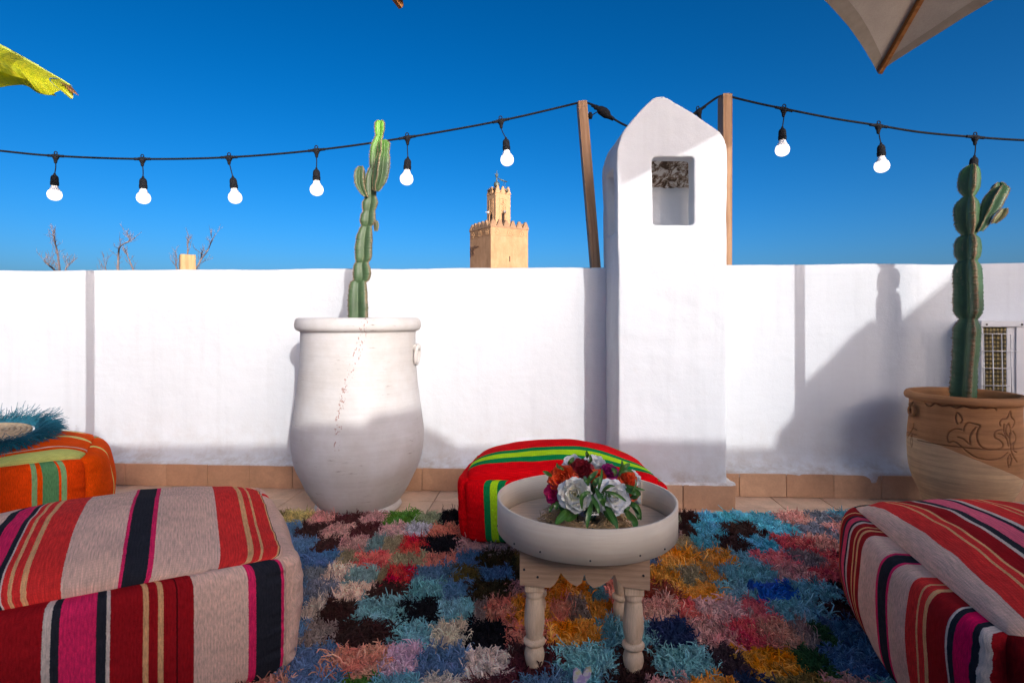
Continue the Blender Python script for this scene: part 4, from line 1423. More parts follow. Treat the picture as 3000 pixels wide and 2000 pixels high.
pouf('red_pouf', ca, None, 'bright red pouf with green and lime bands behind the wooden table', 12.0, (.105, .02),
     dict(top=tr, front=frr, back=frr, left=frr, right=frr, bottom=M_base), seed=9, rot_uv=('top',), wr=.008)

# orange pouf at the left edge
Fo = Vector((-1.735, 2.33, .35)); dao = Vector((-.80, -.60, 0)); dbo = Vector((-.50, .80, 0)).normalized()
Co = corner_box(Fo, dao, dbo, .62, .52, .01, .03)
for k in list(Co):
    if k[2] > 0 and k[1] > 0: Co[k].z += .012
    if k == (1, 1, 1): Co[k] -= dbo * .03
ORG_, OGR = (232, 76, 8), (92, 122, 84)
ft = fabric('orange_wool_top', [(0, (130, 140, 80)), (.12, ORG_), (.17, GRY), (.19, ORG_), (.50, (160, 160, 100)), (.56, ORG_), (.80, (150, 160, 110)), (.84, ORG_), (.95, OGR), (.98, ORG_)], KS, hairy=1)
ff = fabric('orange_wool_front', st_px([(-400, (214, 62, 10)), (88, OGR), (103, ORG_), (116, (60, 100, 66)), (160, (214, 62, 10)), (168, OGR), (184, (214, 62, 10))], Fo + dao * .62, Fo), KS, hairy=1)
fsd = fabric('orange_wool_side', [(0, ORG_), (.38, (150, 160, 90)), (.44, ORG_), (.60, ORG_), (.80, OGR), (.88, ORG_)], KS, hairy=1)
pouf('orange_pouf', Co, None, 'orange pouf with green stripes carrying a fringed straw mat', 6.5, (.035, .045),
     dict(top=ft, front=ff, back=ff, left=fsd, right=fsd, bottom=M_base), seed=14, rot_uv=('top',), wr=.014)

# straw mat with teal fringe lying on it
M_straw = plain('pale_straw', (.50, .37, .23, 1), .8, .25, 60, .3, 300)
M_teal = plain('teal_raffia', (.012, .13, .19, 1), .6, .35, 120, 0)
MC = Vector((-2.19, 2.36, .417))
tm_ = empty('fringed_placemat', MC, 0, 'round coiled straw mat with shaggy teal raffia fringe on the orange pouf', 'placemat')
V, F = [], []
turns = 8
pts = []
for k in range(turns * 40):
    a = 2 * math.pi * k / 40
    r = .012 + .0188 * k / 40
    pts.append(Vector((r * math.cos(a), r * math.sin(a), .006 * math.sin(r * 18) - r * r * .35 + .002 * math.sin(a * 3))))
V, F = tube_vf(pts, .0088, 8)
obj('straw_coil', V, F, M_straw, tm_, True)
V, F = [], []
for k in range(1900):
    a = rng.uniform(0, 2 * math.pi)
    r0 = .162
    ln = rng.uniform(.075, .125)
    up = rng.normal(.10, .22) if rng.random() < .93 else rng.uniform(.4, .9)
    sw = rng.normal(0, .35)
    base = Vector((r0 * math.cos(a), r0 * math.sin(a), -.002))
    d = Vector((math.cos(a + sw), math.sin(a + sw), up)).normalized()
    p1 = base + d * ln * .5
    d2 = (d + Vector((rng.normal(0, .25), rng.normal(0, .25), -.22 + rng.normal(0, .25)))).normalized()
    p2 = p1 + d2 * ln * .5
    p2.z = max(p2.z, -.045 - .25 * max(0, p2.xy.length - .2)); 
    vf = tube_vf([base, p1, p2], [.0016, .0013, .0008], 3, False, len(V)); V += vf[0]; F += vf[1]
fo = obj('raffia_fringe', V, F, M_teal, tm_)
fo['kind'] = 'stuff'

tm_.rotation_euler = (math.radians(7), math.radians(3), 0)

# ------------------------------------------------------------------ shag rug
rug_m = plain('rug_backing', (.10, .07, .055, 1), .95, .3, 30, .4, 200)
RX0, RX1, RY0, RY1 = -1.75, 2.25, .60, 2.535
bm = bmesh.new(); bm_box(bm, RX0, RX1, RY0, RY1, .001, .013, .004, 2)
rug = bmobj('shag_rug', bm, rug_m)
tag(rug, 'shaggy wool rug of many coloured knotted squares covering the terrace floor', 'rug')

pm, N, Lk, b = newmat('dyed_wool_pile')
oi = N.new('ShaderNodeObjectInfo')
at = N.new('ShaderNodeAttribute'); at.attribute_name = 'rnd'
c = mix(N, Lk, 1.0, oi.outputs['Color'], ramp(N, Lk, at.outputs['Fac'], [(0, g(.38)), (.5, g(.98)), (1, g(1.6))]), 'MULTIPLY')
geo = N.new('ShaderNodeNewGeometry')
pn = noise(N, Lk, geo.outputs['Position'], 16, 4, .6)
hsv = N.new('ShaderNodeHueSaturation')
Lk.new(math_(N, Lk, 'ADD', math_(N, Lk, 'MULTIPLY', math_(N, Lk, 'SUBTRACT', pn, .5), .10), .5), hsv.inputs['Hue'])
Lk.new(math_(N, Lk, 'ADD', math_(N, Lk, 'MULTIPLY', pn, -.5), 1.2), hsv.inputs['Saturation'])
Lk.new(math_(N, Lk, 'ADD', math_(N, Lk, 'MULTIPLY', pn, .5), .75), hsv.inputs['Value'])
Lk.new(c, hsv.inputs['Color'])
Lk.new(hsv.outputs[0], b.inputs['Base Color'])
b.inputs['Roughness'].default_value = .85
b.inputs['Specular IOR Level'].default_value = .12


def pile_mesh(seed, nclump=190, per=14, longer=1.0):
    r = np.random.default_rng(seed)
    W_, H_ = .120, .130
    cxy = np.stack([r.uniform(-.5, .5, nclump) * W_, r.uniform(-.5, .5, nclump) * H_], 1)
    swirl = r.uniform(0, 2 * np.pi)
    ph = r.uniform(0, 6.28, 4)
    ang = swirl + 1.6 * np.sin(cxy[:, 0] * 42 + ph[0]) + 1.6 * np.sin(cxy[:, 1] * 38 + ph[1]) + r.normal(0, .55, nclump)
    n = nclump * per
    ci = np.repeat(np.arange(nclump), per)
    base = cxy[ci] + r.normal(0, .0026, (n, 2))
    a = ang[ci] + r.normal(0, .30, n)
    ln = (.029 + .006 * r.normal(0, 1, nclump))[ci] * longer * r.uniform(.75, 1.15, n) * np.where(r.random(n) < .02, 1.5, 1.0)
    lean = np.clip(r.normal(.62, .22, nclump)[ci] + r.normal(0, .16, n), .08, 1.1)
    curl = r.normal(0, 1.9, n)
    K = 5
    pts = np.zeros((n, K, 3))
    pts[:, 0, :2] = base
    pts[:, 0, 2] = .0
    elev = np.pi / 2 - lean * .75
    az = a.copy()
    for k in range(1, K):
        step = ln / (K - 1)
        pts[:, k, 0] = pts[:, k - 1, 0] + step * np.cos(elev) * np.cos(az)
        pts[:, k, 1] = pts[:, k - 1, 1] + step * np.cos(elev) * np.sin(az)
        pts[:, k, 2] = np.maximum(pts[:, k - 1, 2] + step * np.sin(elev), .003)
        elev = elev - lean * (.35 + .35 * k)
        az = az + curl * .45
    rad = np.array([.0018, .0020, .0020, .0018, .0012])
    V = np.zeros((n, K, 3, 3))
    d = np.gradient(pts, axis=1)
    d /= np.linalg.norm(d, axis=2, keepdims=True) + 1e-9
    side = np.cross(d, np.array([0.13, 0.21, 1.0])); side /= np.linalg.norm(side, axis=2, keepdims=True) + 1e-9
    up = np.cross(side, d)
    for j in range(3):
        t = 2 * np.pi * j / 3 + .5
        V[:, :, j] = pts + (side * math.cos(t) + up * math.sin(t)) * rad[None, :, None]
    V = V.reshape(-1, 3)
    nv0 = len(V)
    F = []
    b0 = (np.arange(n) * K * 3)[:, None]
    for k in range(K - 1):
        for j in range(3):
            j2 = (j + 1) % 3
            F.append(b0 + np.array([k * 3 + j, k * 3 + j2, (k + 1) * 3 + j2, (k + 1) * 3 + j])[None])
    F = np.stack(F, 1).reshape(-1, 4)
    V = np.concatenate([V, np.array([[-W_ / 2, -H_ / 2, .004], [W_ / 2, -H_ / 2, .004], [W_ / 2, H_ / 2, .004], [-W_ / 2, H_ / 2, .004]])])
    F = np.concatenate([F, np.array([[nv0, nv0 + 1, nv0 + 2, nv0 + 3]])])
    me = bpy.data.meshes.new('pile_patch')
    me.vertices.add(len(V)); me.vertices.foreach_set('co', V.astype(np.float32).reshape(-1))
    me.loops.add(F.size); me.loops.foreach_set('vertex_index', F.reshape(-1).astype(np.int32))
    me.polygons.add(len(F)); me.polygons.foreach_set('loop_start', (np.arange(len(F)) * 4).astype(np.int32))
    me.update(calc_edges=True)
    rv = np.clip(.5 + .16 * r.normal(0, 1, nclump)[ci] + .16 * r.normal(0, 1, n), 0, 1)
    rv = np.repeat(rv[:, None] * 1.0, K * 3, 1)
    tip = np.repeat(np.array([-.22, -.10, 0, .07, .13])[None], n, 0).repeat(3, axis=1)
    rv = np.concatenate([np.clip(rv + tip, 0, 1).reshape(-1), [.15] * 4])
    at = me.attributes.new('rnd', 'FLOAT', 'POINT'); at.data.foreach_set('value', rv.reshape(-1).astype(np.float32))
    me.materials.append(pm)
    me.shade_smooth()
    return me


piles = [pile_mesh(100 + s) for s in range(9)] + [pile_mesh(200 + s, longer=1.25) for s in range(4)]
CR = dict(BL=(74, 106, 138), BB=(58, 92, 128), TE=(92, 142, 154), TL=(70, 150, 172), TQ=(60, 130, 150), DB=(52, 32, 30), MA=(70, 34, 38), BK=(16, 16, 22), MV=(160, 128, 126), MK=(176, 130, 122), PC=(196, 130, 108), SA=(200, 122, 104),
          CO=(206, 84, 84), RD=(196, 36, 34), CR=(186, 170, 158), WH=(172, 160, 150), GY=(104, 112, 126), LG=(150, 158, 172), KH=(124, 118, 92), OL=(92, 78, 36), DO=(52, 42, 20), MU=(188, 128, 24), GR=(62, 104, 26), SG=(122, 134, 110), SB=(98, 126, 126),
          NV=(26, 40, 72), PU=(56, 44, 50), LI=(168, 142, 156), RB=(20, 80, 160), RU=(110, 48, 30), DG=(36, 70, 40), GM=(126, 112, 110), OG=(150, 140, 90), CA=(188, 92, 96))
rows = [
    (1515, 'MV 560 CR 640 BL 720 OG 808 OL 835 OG 914 MK 985 MA 1062 MV 1135 GR 1215 SG 1292 BK 1350 DB 1440 MV 1540 TE 1640 MU 1740 SA 1840 KH 1930 SG 1987 DB 2045 TL 2110 TL 2190 TL 2280 MK 2365 GY 2450 TQ 2540 MV 2640 TE 2740'),
    (1553, 'BL 560 MV 660 BK 740 BL 810 BL 870 DB 952 MV 1030 MA 1108 MV 1182 LG 1262 SA 1354 DB 1440 TE 1540 PC 1640 MU 1740 BL 1840 GM 1985 DB 2040 TL 2120 DB 2232 TL 2338 GY 2446 MK 2540 TE 2650 BL 2750'),
    (1596, 'CR 560 BL 680 MV 780 BL 860 BL 925 DB 1005 MV 1080 SB 1125 KH 1178 RD 1246 BK 1350 MK 1430 GM 1530 PC 1640 TE 1740 CR 1860 RU 1960 KH 2035 TL 2100 DB 2183 TL 2280 CO 2380 MK 2460 GY 2560 TL 2680 DB 2780'),
    (1641, 'MU 520 MV 640 TE 740 CR 830 BL 883 BB 985 KH 1044 CO 1138 KH 1239 SA 1331 BL 1405 DO 1500 OL 1610 MU 1720 MV 1820 BL 1920 MU 2050 KH 2075 MU 2150 TE 2225 CA 2330 GM 2405 CO 2470 DB 2580 TL 2700 MV 2800'),
    (1683, 'BL 500 DB 620 MV 740 BL 850 GY 955 CR 1020 SB 1110 KH 1140 RD 1214 BL 1325 OL 1400 BL 1500 DO 1600 MU 1700 SB 1800 MU 1903 MU 1985 KH 2061 MU 2113 TE 2160 TE 2270 MK 2373 CO 2480 MV 2600 TE 2720 BL 2820'),
    (1730, 'TE 480 MV 600 CR 720 DB 820 BL 899 GY 979 CR 1086 DB 1205 TE 1308 BL 1385 DO 1500 MK 1600 MU 1726 TE 1777 SA 1873 RU 1985 MU 2107 TE 2205 RB 2330 TE 2443 DB 2560 MK 2680 TL 2800 BL 2900'),
    (1786, 'MU 420 PC 560 BL 680 DB 800 BL 895 WH 941 DB 1044 TE 1180 BK 1293 TE 1385 GM 1425 PC 1500 MU 1611 PC 1672 GM 1726 MU 1790 SA 1870 MK 1978 CO 2046 MV 2190 CA 2267 TE 2400 DB 2540 BB 2680 TE 2800 MV 2950'),
    (1856, 'BL 300 DB 480 CR 620 SG 760 BL 890 GM 985 DB 1143 TE 1273 CR 1361 BK 1484 SA 1615 MU 1757 TE 1811 TE 1910 NV 2030 MK 2150 CO 2232 PC 2330 GM 2375 DG 2440 BB 2560 BB 2680 TE 2820 BL 2980'),
    (1935, 'RD 200 BL 380 MV 540 DB 700 GM 840 BL 968 PC 1124 LI 1231 BL 1354 WH 1500 MA 1636 TE 1798 DB 1934 TE 2082 PU 2180 MU 2330 DG 2430 BB 2560 BB 2700 TL 2840 DB 3000'),
    (2030, 'BL 150 CR 330 TE 520 DB 700 PC 830 BL 980 GR 1100 TE 1230 CR 1370 MA 1520 BL 1650 TE 1790 DB 1900 MV 2030 MU 2170 NV 2300 OL 2440 MK 2600 TE 2760 BL 2920 DB 3100'),
    (2150, 'DB 0 TE 250 MV 480 BL 680 DB 860 CR 1040 SA 1220 TE 1400 MU 1580 DB 1760 BL 1940 MK 2120 TE 2300 RD 2480 NV 2660 CR 2840 BL 3020 DB 3200'),
    (2300, 'BL -100 MV 150 DB 420 TE 680 CR 900 BL 1120 MU 1340 DB 1560 TE 1780 SA 2000 BL 2220 DB 2440 TE 2660 MV 2880 CR 3100 BL 3320')]
Ys = [1449.0 / (y - 930) for y, _ in rows]
edges = [RY1] + [(Ys[i] + Ys[i + 1]) / 2 for i in range(len(Ys) - 1)] + [Ys[-1] - .06]
rp = random.Random(5)
fill = ['TE', 'DB', 'MV', 'BL', 'CR', 'MK', 'SA', 'KH', 'PC', 'GM']
for ri, (ypx, spec) in enumerate(rows):
    tok = spec.split()
    Y = Ys[ri]
    y1, y0 = edges[ri], edges[ri + 1]
    xs = []
    prev = (float(tok[1]) - 110 - 1500) / FPX * Y
    cells = []
    for k in range(0, len(tok), 2):
        x1 = (float(tok[k + 1]) - 1500) / FPX * Y
        cells.append((prev, x1, tok[k]))
        prev = x1
    x = cells[0][0]
    while x > RX0 + .02:
        nx_ = max(RX0, x - .125); cells.insert(0, (nx_, x, rp.choice(fill))); x = nx_
    x = cells[-1][1]
    while x < RX1 - .02:
        nx_ = min(RX1, x + .125); cells.append((x, nx_, rp.choice(fill))); x = nx_
    for x0, x1, cname in cells:
        if x1 < RX0 + .01 or x0 > RX1 - .01: continue
        x0 = max(x0, RX0); x1 = min(x1, RX1)
        # wide same-colour fields are two knots wide
        w_ = x1 - x0
        parts_ = 2 if w_ > .165 else 1
        for q in range(parts_):
            a, b2 = x0 + w_ * q / parts_, x0 + w_ * (q + 1) / parts_
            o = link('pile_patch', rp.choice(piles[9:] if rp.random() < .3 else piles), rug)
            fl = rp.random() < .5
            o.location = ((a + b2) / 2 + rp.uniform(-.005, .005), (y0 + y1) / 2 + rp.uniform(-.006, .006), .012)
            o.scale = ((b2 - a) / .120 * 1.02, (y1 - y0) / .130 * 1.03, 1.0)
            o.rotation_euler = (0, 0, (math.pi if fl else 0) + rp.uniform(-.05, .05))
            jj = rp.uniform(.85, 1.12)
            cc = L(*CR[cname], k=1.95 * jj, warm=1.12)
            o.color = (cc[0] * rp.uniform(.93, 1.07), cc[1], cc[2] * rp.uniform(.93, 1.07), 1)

# ------------------------------------------------------------------ table
M_tw = wood('pale_turned_pine', (.80, .58, .38, 1), (.70, .47, .285, 1), 'Z', 1.6)
M_ap = wood('brown_table_apron', (.50, .32, .20, 1), (.42, .26, .155, 1), 'X', 1.6)
M_tray, N, Lk, b = newmat('whitened_bentwood')
co = tcoord(N)
w_ = noise(N, Lk, mapping(N, Lk, co, (2.2, 2.2, 34)), 2.2, 5, .6, 1.4)
c = mix(N, Lk, ramp(N, Lk, w_, [(.35, g(0)), (.62, g(1))]), (.86, .74, .57, 1), (.80, .66, .49, 1))
c = mix(N, Lk, 1.0, c, ramp(N, Lk, noise(N, Lk, co, 7, 4), [(.3, g(.9)), (.7, g(1.07))]), 'MULTIPLY')
Lk.new(c, b.inputs['Base Color']); b.inputs['Roughness'].default_value = .6
bump(N, Lk, b, w_, .15, .001)
M_trayb = wood('tray_board', (.80, .57, .38, 1), (.72, .50, .32, 1), 'X', .9)
M_nail = plain('dull_nail', (.06, .055, .055, 1), .45, .1, 20, 0, metal=.7)
TA = -.075
TC = Vector((.187, 1.535, 0))
tab = empty('side_table', (TC.x, TC.y, .02), TA, 'small wooden table with scalloped apron and turned legs on the rug', 'table')
hw = .157
# apron boards with ogee lower edge
def apron(rot):
    xs, zs = [], []
    # half profile from the photograph, mirrored
    prof = [(-1.0, 0.0), (-.52, -.004), (-.45, .006), (-.40, .020), (-.36, .034), (-.33, .026), (-.22, .010), (-.12, .002), (-.04, .010), (0.0, .032), (.04, .012), (.14, -.001), (.24, .004), (.38, .018), (.46, .034), (.52, .018), (.60, .004), (1.0, -.002)]
    n = len(prof)
    V = []
    for y in (-.008, .008):
        for x, z in prof: V.append((x * hw, y, z))
        for x, z in prof: V.append((x * hw, y, .083))
    F = []
    for s in (0, 2 * n):
        for i in range(n - 1):
            q = (s + i, s + i + 1, s + n + i + 1, s + n + i)
            F.append(q if s == 0 else q[::-1])
    for i in range(n - 1):
        F.append((i, 2 * n + i, 2 * n + i + 1, i + 1))
        F.append((n + i, n + i + 1, 3 * n + i + 1, 3 * n + i))
    F.append((0, n, 3 * n, 2 * n)); F.append((n - 1, 3 * n - 1, 4 * n - 1, 2 * n - 1)[::-1])
    o = obj('apron_board', V, F, M_ap, tab)
    o.rotation_euler = (0, 0, rot)
    d = Vector((0, -(hw - .009), 0)); d.rotate(Matrix.Rotation(rot, 3, 'Z'))
    o.location = (d.x, d.y, .226)
    if rot in (math.pi / 2, -math.pi / 2): o.scale = (.885, 1, 1)
for r_ in (0, math.pi, math.pi / 2, -math.pi / 2): apron(r_)
box('table_top', -hw, hw, -hw, hw, .3095, .316, M_ap, tab, .001)
lp_ = smooth_prof([(.0205, .205), (.0215, .198), (.0225, .190), (.0200, .184), (.0215, .176), (.0235, .155), (.0255, .130), (.0245, .108), (.0205, .088), (.0190, .083), (.0255, .0790), (.0280, .0735), (.0255, .068), (.0195, .0645), (.0205, .060), (.0245, .048), (.0250, .036), (.0210, .018), (.0150, .003), (.0125, -.012), (.0, -.012)], 3)
for sx in (-1, 1):
    for sy in (-1, 1):
        lg = empty('leg', (sx * .122, sy * .122, 0)); lg.parent = tab
        V, F = lathe_vf(lp_, 24)
        Vv2, Ff2 = V, F
        bm = bmesh.new(); bm_box(bm, -.0235, .0235, -.0235, .0235, .203, .309, .003, 2)
        bmobj('leg_block', bm, M_tw, lg)
        obj('turned_leg', V, F, M_tw, lg, True)
for x, z in ((-.93, .265), (-.72, .248), (.9, .26)):
    bm = bmesh.new(); bmesh.ops.create_cone(bm, cap_ends=True, segments=8, radius1=.003, radius2=.003, depth=.002)
    bmesh.ops.rotate(bm, verts=bm.verts, matrix=Matrix.Rotation(math.pi / 2, 3, 'X'))
    bmobj('nail', bm, M_nail, tab, loc=(x * hw, -hw - .0005, z))

# ------------------------------------------------------------------ round tray
YC = 1.53
TR = Vector(((1717 - 1500) / FPX * YC, YC, .3375))
tray = empty('round_tray', TR, 0, 'large round tray of pale bentwood with high rim standing on the small table', 'tray')
RT = .2395
TH_ = .082
V, F = [], []
n = 120
for k in range(n):
    a = 2 * math.pi * k / n
    w_ = .0012 * math.sin(3 * a) + .0008 * math.sin(5 * a + 1)
    for r, z in ((RT, 0), (RT, TH_ - .001), (RT - .001, TH_), (RT - .0055, TH_), (RT - .0065, TH_ - .001), (RT - .0065, 0)):
        V.append(((r + w_) * math.cos(a), (r + w_) * math.sin(a), z + (.0012 * math.sin(2 * a + .5) if z > .01 else 0)))
for k in range(n):
    k2 = (k + 1) % n
    for i in range(6):
        i2 = (i + 1) % 6
        F.append((k * 6 + i, k2 * 6 + i, k2 * 6 + i2, k * 6 + i2))
me = mesh('tray_rim', V, F, M_tray, False)
for p in me.polygons: p.use_smooth = True
link('tray_rim', me, tray)
V, F = lathe_vf([(.0005, .012), (RT - .007, .012), (RT - .007, .002), (.0005, .002)], 90)
obj('tray_board', V, F, M_trayb, tray)
# lap joint strip inside, right rear
a0 = math.radians(38)
V = []
for k in range(7):
    a = a0 + k * .018
    for r in (RT - .0066, RT - .0105):
        for z in (.013, TH_ - .003): V.append((r * math.cos(a), r * math.sin(a), z))
F = []
for k in range(6):
    o4 = k * 4
    F += [(o4 + 2, o4 + 6, o4 + 7, o4 + 3), (o4 + 1, o4 + 3, o4 + 7, o4 + 5), (o4, o4 + 4, o4 + 6, o4 + 2)]
F += [(0, 2, 3, 1), (24, 25, 27, 26)]
obj('lap_strip', V, F, M_tray, tray)
bm = bmesh.new(); bmesh.ops.create_cone(bm, cap_ends=True, segments=10, radius1=.0022, radius2=.0022, depth=.002)
bmesh.ops.rotate(bm, verts=bm.verts, matrix=Matrix.Rotation(math.pi / 2, 3, 'X'))
nme = bpy.data.meshes.new('nail'); bm.to_mesh(nme); bm.free(); nme.materials.append(M_nail)
for k in range(14):
    a = 2 * math.pi * (k + .3) / 14 + (k % 3 - 1) * .05
    z = .011 + (.004 if k % 2 else 0)
    o = link('nail', nme, tray)
    o.location = ((RT + .0008) * math.cos(a), (RT + .0008) * math.sin(a), z)
    o.rotation_euler = (0, 0, a + math.pi / 2)

# ------------------------------------------------------------------ straw nest, glass vase, flowers
NC = Vector((TR.x + -.008, 1.500, .3505))
nr = np.random.default_rng(4)
V, F = [], []
for k in range(1500):
    a = nr.uniform(0, 2 * math.pi)
    r = .082 + nr.normal(0, .017)
    z = abs(nr.normal(0, .011)) + .001
    t_ = a + math.pi / 2 + nr.normal(0, .7)
    d = Vector((math.cos(t_), math.sin(t_), nr.normal(.05, .25))).normalized() * nr.uniform(.010, .028)
    p = Vector((r * math.cos(a), r * math.sin(a), z))
    p0, p2 = p - d, p + d
    p0.z = max(p0.z, .0012); p2.z = max(p2.z, .0012)
    p1 = p + Vector((nr.normal(0, .002), nr.normal(0, .002), .003))
    vf = tube_vf([p0, p1, p2], [.0009, .0012, .0008], 3, False, len(V)); V += vf[0]; F += vf[1]
M_nest = plain('golden_straw', (.58, .38, .18, 1), .75, .35, 90, 0)
nst = obj('straw_ring', V, F, M_nest, None, False, NC)
tag(nst, 'ring of loose golden straw on the tray around the vase foot', 'straw ring')
glass, N, Lk, b = newmat('clear_glass')
b.inputs['Transmission Weight'].default_value = 1.0
b.inputs['Roughness'].default_value = .03
b.inputs['IOR'].default_value = 1.45
b.inputs['Base Color'].default_value = (.93, .95, .95, 1)
gp = smooth_prof([(.0005, 0), (.030, 0), (.036, .003), (.047, .018), (.050, .034), (.044, .050), (.036, .060), (.038, .066)], 4)
gi = [(max(.0004, r - .003), z + (.004 if z < .004 else 0)) for r, z in reversed(gp)]
V, F = lathe_vf(gp + gi, 10)
vase = obj('glass_vase', V, F, glass, None, False, NC + Vector((.018, 0, .001)))
tag(vase, 'small faceted clear glass vase standing inside the straw ring', 'vase')
stm = plain('stem_green', (.05, .10, .025, 1), .6, .2, 30, 0)

bq = empty('bouquet', NC + Vector((.018, 0, .06)), 0, 'bouquet of white, orange, magenta and red roses with long green leaves', 'bouquet')
BO = bq.location.copy()


def petal_mat(name, col, deep, sss=.25):
    m, N, Lk, b = newmat(name)
    co = tcoord(N, 'UV')
    sp = N.new('ShaderNodeSeparateXYZ'); Lk.new(co, sp.inputs[0])
    n_ = noise(N, Lk, mapping(N, Lk, co, (14, 2, 1)), 2, 3)
    c = mix(N, Lk, ramp(N, Lk, sp.outputs[1], [(0.05, g(0)), (.7, g(1))]), deep, col)
    c = mix(N, Lk, 1.0, c, ramp(N, Lk, n_, [(.3, g(.9)), (.7, g(1.06))]), 'MULTIPLY')
    Lk.new(c, b.inputs['Base Color'])
    b.inputs['Roughness'].default_value = .55
    b.inputs['Subsurface Weight'].default_value = sss
    b.inputs['Subsurface Radius'].default_value = (.01, .008, .006)
    bump(N, Lk, b, n_, .25, .001)
    return m


PW = petal_mat('cream_white_petal', (.86, .84, .76, 1), (.82, .77, .42, 1))
PW2 = petal_mat('cool_white_petal', (.86, .86, .84, 1), (.80, .76, .55, 1))
PO = petal_mat('orange_petal', (.86, .10, .02, 1), (.82, .07, .012, 1))
PM = petal_mat('magenta_petal', (.62, .012, .14, 1), (.45, .01, .10, 1))
PR = petal_mat('dark_red_petal', (.26, .008, .018, 1), (.14, .004, .01, 1))
PP = petal_mat('purple_pink_petal', (.38, .012, .17, 1), (.30, .01, .10, 1))


def petal_mesh(kind, seed):
    """unit petal: base at origin, grows along +Z, cup opens towards +Y(out)"""
    r = random.Random(seed)
    nu_, nv_ = 9, 9
    V, UVv = [], []
    cup, flare, width = {'inner': (1.1, .02, .85), 'mid': (.75, .22, 1.05), 'outer': (.50, .62, 1.25)}[kind]
    ph = r.uniform(0, 6)
    for j in range(nv_):
        v = j / (nv_ - 1)
        wv_ = width * (math.sin(min(1, v * 1.15 + .12) * math.pi / 2) ** .8) * (1 if v < .75 else math.sqrt(max(0.0, 1 - ((v - .75) / .27) ** 2)) * .92 + .08)
        for i in range(nu_):
            u = i / (nu_ - 1) * 2 - 1
            x = u * wv_ * .5
            bend = cup * .5 * (u * u) * wv_
            y = .36 * math.sin(v * 2.0) * (1 - flare * .3) + flare * v ** 3 * .75 - bend * .9 + .0
            z = v * (1 - .30 * flare * v) - .08 * u * u * v
            y += .030 * math.sin(u * 5 + ph) * v ** 3 + .02 * math.sin(u * 9 + ph * 2) * v ** 4
            z += .030 * math.sin(u * 6 + ph * 1.7) * v ** 4
            V.append((x, y, z)); UVv.append((i / (nu_ - 1), v))
    F = []
    for j in range(nv_ - 1):
        for i in range(nu_ - 1):
            F.append((j * nu_ + i, j * nu_ + i + 1, (j + 1) * nu_ + i + 1, (j + 1) * nu_ + i))
    me = mesh('petal', V, F, None, True)
    uvl = me.uv_layers.new(name='UVMap'); arr = []
    for p in me.polygons:
        for vi in p.vertices: arr += UVv[vi]
    uvl.data.foreach_set('uv', arr)
    me.materials.append(PW)
    return me


pet = {k: [petal_mesh(k, s + hashk) for s in range(3)] for hashk, k in ((0, 'inner'), (10, 'mid'), (20, 'outer'))}


def rose(px, py, rad_px, Y, mat, face, label=None, openness=1.0, seed=0):
    r = random.Random(seed)
    c = P(px, py, Y)
    R = rad_px / FPX * Y
    o = empty('rose', c - BO)
    o.parent = bq
    f = Vector(face).normalized()
    o.rotation_mode = 'QUATERNION'
    o.rotation_quaternion = f.to_track_quat('Z', 'Y') @ Matrix.Rotation(r.uniform(0, 6), 4, 'Z').to_quaternion()
    if label: o['label'] = label
    spec_ = [('inner', 3, .10, .62, .95, -.10), ('inner', 4, .20, .74, .95, .02), ('mid', 5, .30, .95, .92, .12), ('mid', 5, .42, 1.05, .86, .30), ('mid', 6, .50, 1.10, .80, .50), ('outer', 6, .50, 1.10, .72, .66), ('outer', 6, .50, 1.12, .64, .90)]
    k = 0
    for kind, n_, off_, sc, zs, tilt in spec_:
        for i in range(n_):
            a = 2 * math.pi * (i + .5 * (k % 2)) / n_ + r.uniform(-.15, .15) + k * 1.1
            q = bpy.data.objects.new('petal', r.choice(pet[kind]))
            COL.objects.link(q); q.parent = o
            q.material_slots[0].link = 'OBJECT'; q.material_slots[0].material = mat
            s = R * sc * r.uniform(.93, 1.07)
            out_ = Vector((math.cos(a), math.sin(a), 0))
            q.location = out_ * R * off_ * .35 + Vector((0, 0, -R * .62 + R * .02 * k))
            q.scale = (s, s * .9, s * zs * 1.05)
            tl = (tilt * openness + r.uniform(-.06, .06))
            q.rotation_euler = Matrix.Rotation(a - math.pi / 2, 4, 'Z').to_euler() if False else (Matrix.Rotation(a - math.pi / 2, 3, 'Z') @ Matrix.Rotation(-tl, 3, 'X')).to_euler()
        k += 1
    # stem towards the vase
    tip = Vector((0, 0, -R * .6)); 
    V, F = tube_vf(spline([c - BO - f * R * .6, (c - BO - f * R * 1.1) * .6, Vector((r.uniform(-.01, .01), r.uniform(-.01, .01), -.045))], 4), .0022, 6)
    obj('stem', V, F, stm, bq, True)
    return o


rose(1684, 1447, 47, 1.425, PW, (-.12, -1, .35), 'creamy white rose, lower left of the two big ones', seed=1)
rose(1802, 1455, 49, 1.430, PW2, (.22, -1, .38), 'bluish white rose, lower right of the two big ones', seed=2)
rose(1672, 1352, 30, 1.53, PW2, (-.5, -.5, 1), 'small white rose at the top left', 1.25, seed=3)
rose(1744, 1350, 32, 1.54, PW2, (.15, -.5, 1), 'white rose at the top', .8, seed=4)
rose(1702, 1372, 36, 1.49, PR, (-.05, -.8, .7), 'dark red rose', seed=5)
rose(1643, 1400, 41, 1.475, PO, (-.45, -.9, .5), 'orange rose on the left', 1.1, seed=6)
rose(1622, 1444, 34, 1.475, PM, (-.7, -.9, .2), 'magenta rose at the left edge', .9, seed=7)
rose(1786, 1378, 27, 1.50, PP, (.1, -.7, .8), 'purple pink rose behind', .6, seed=8)
rose(1752, 1392, 26, 1.48, PO, (0, -.6, .8), 'orange rose in the middle', .9, seed=9)
rose(1846, 1400, 28, 1.48, PO, (.5, -.7, .7), 'orange rose on the right', 1.0, seed=10)
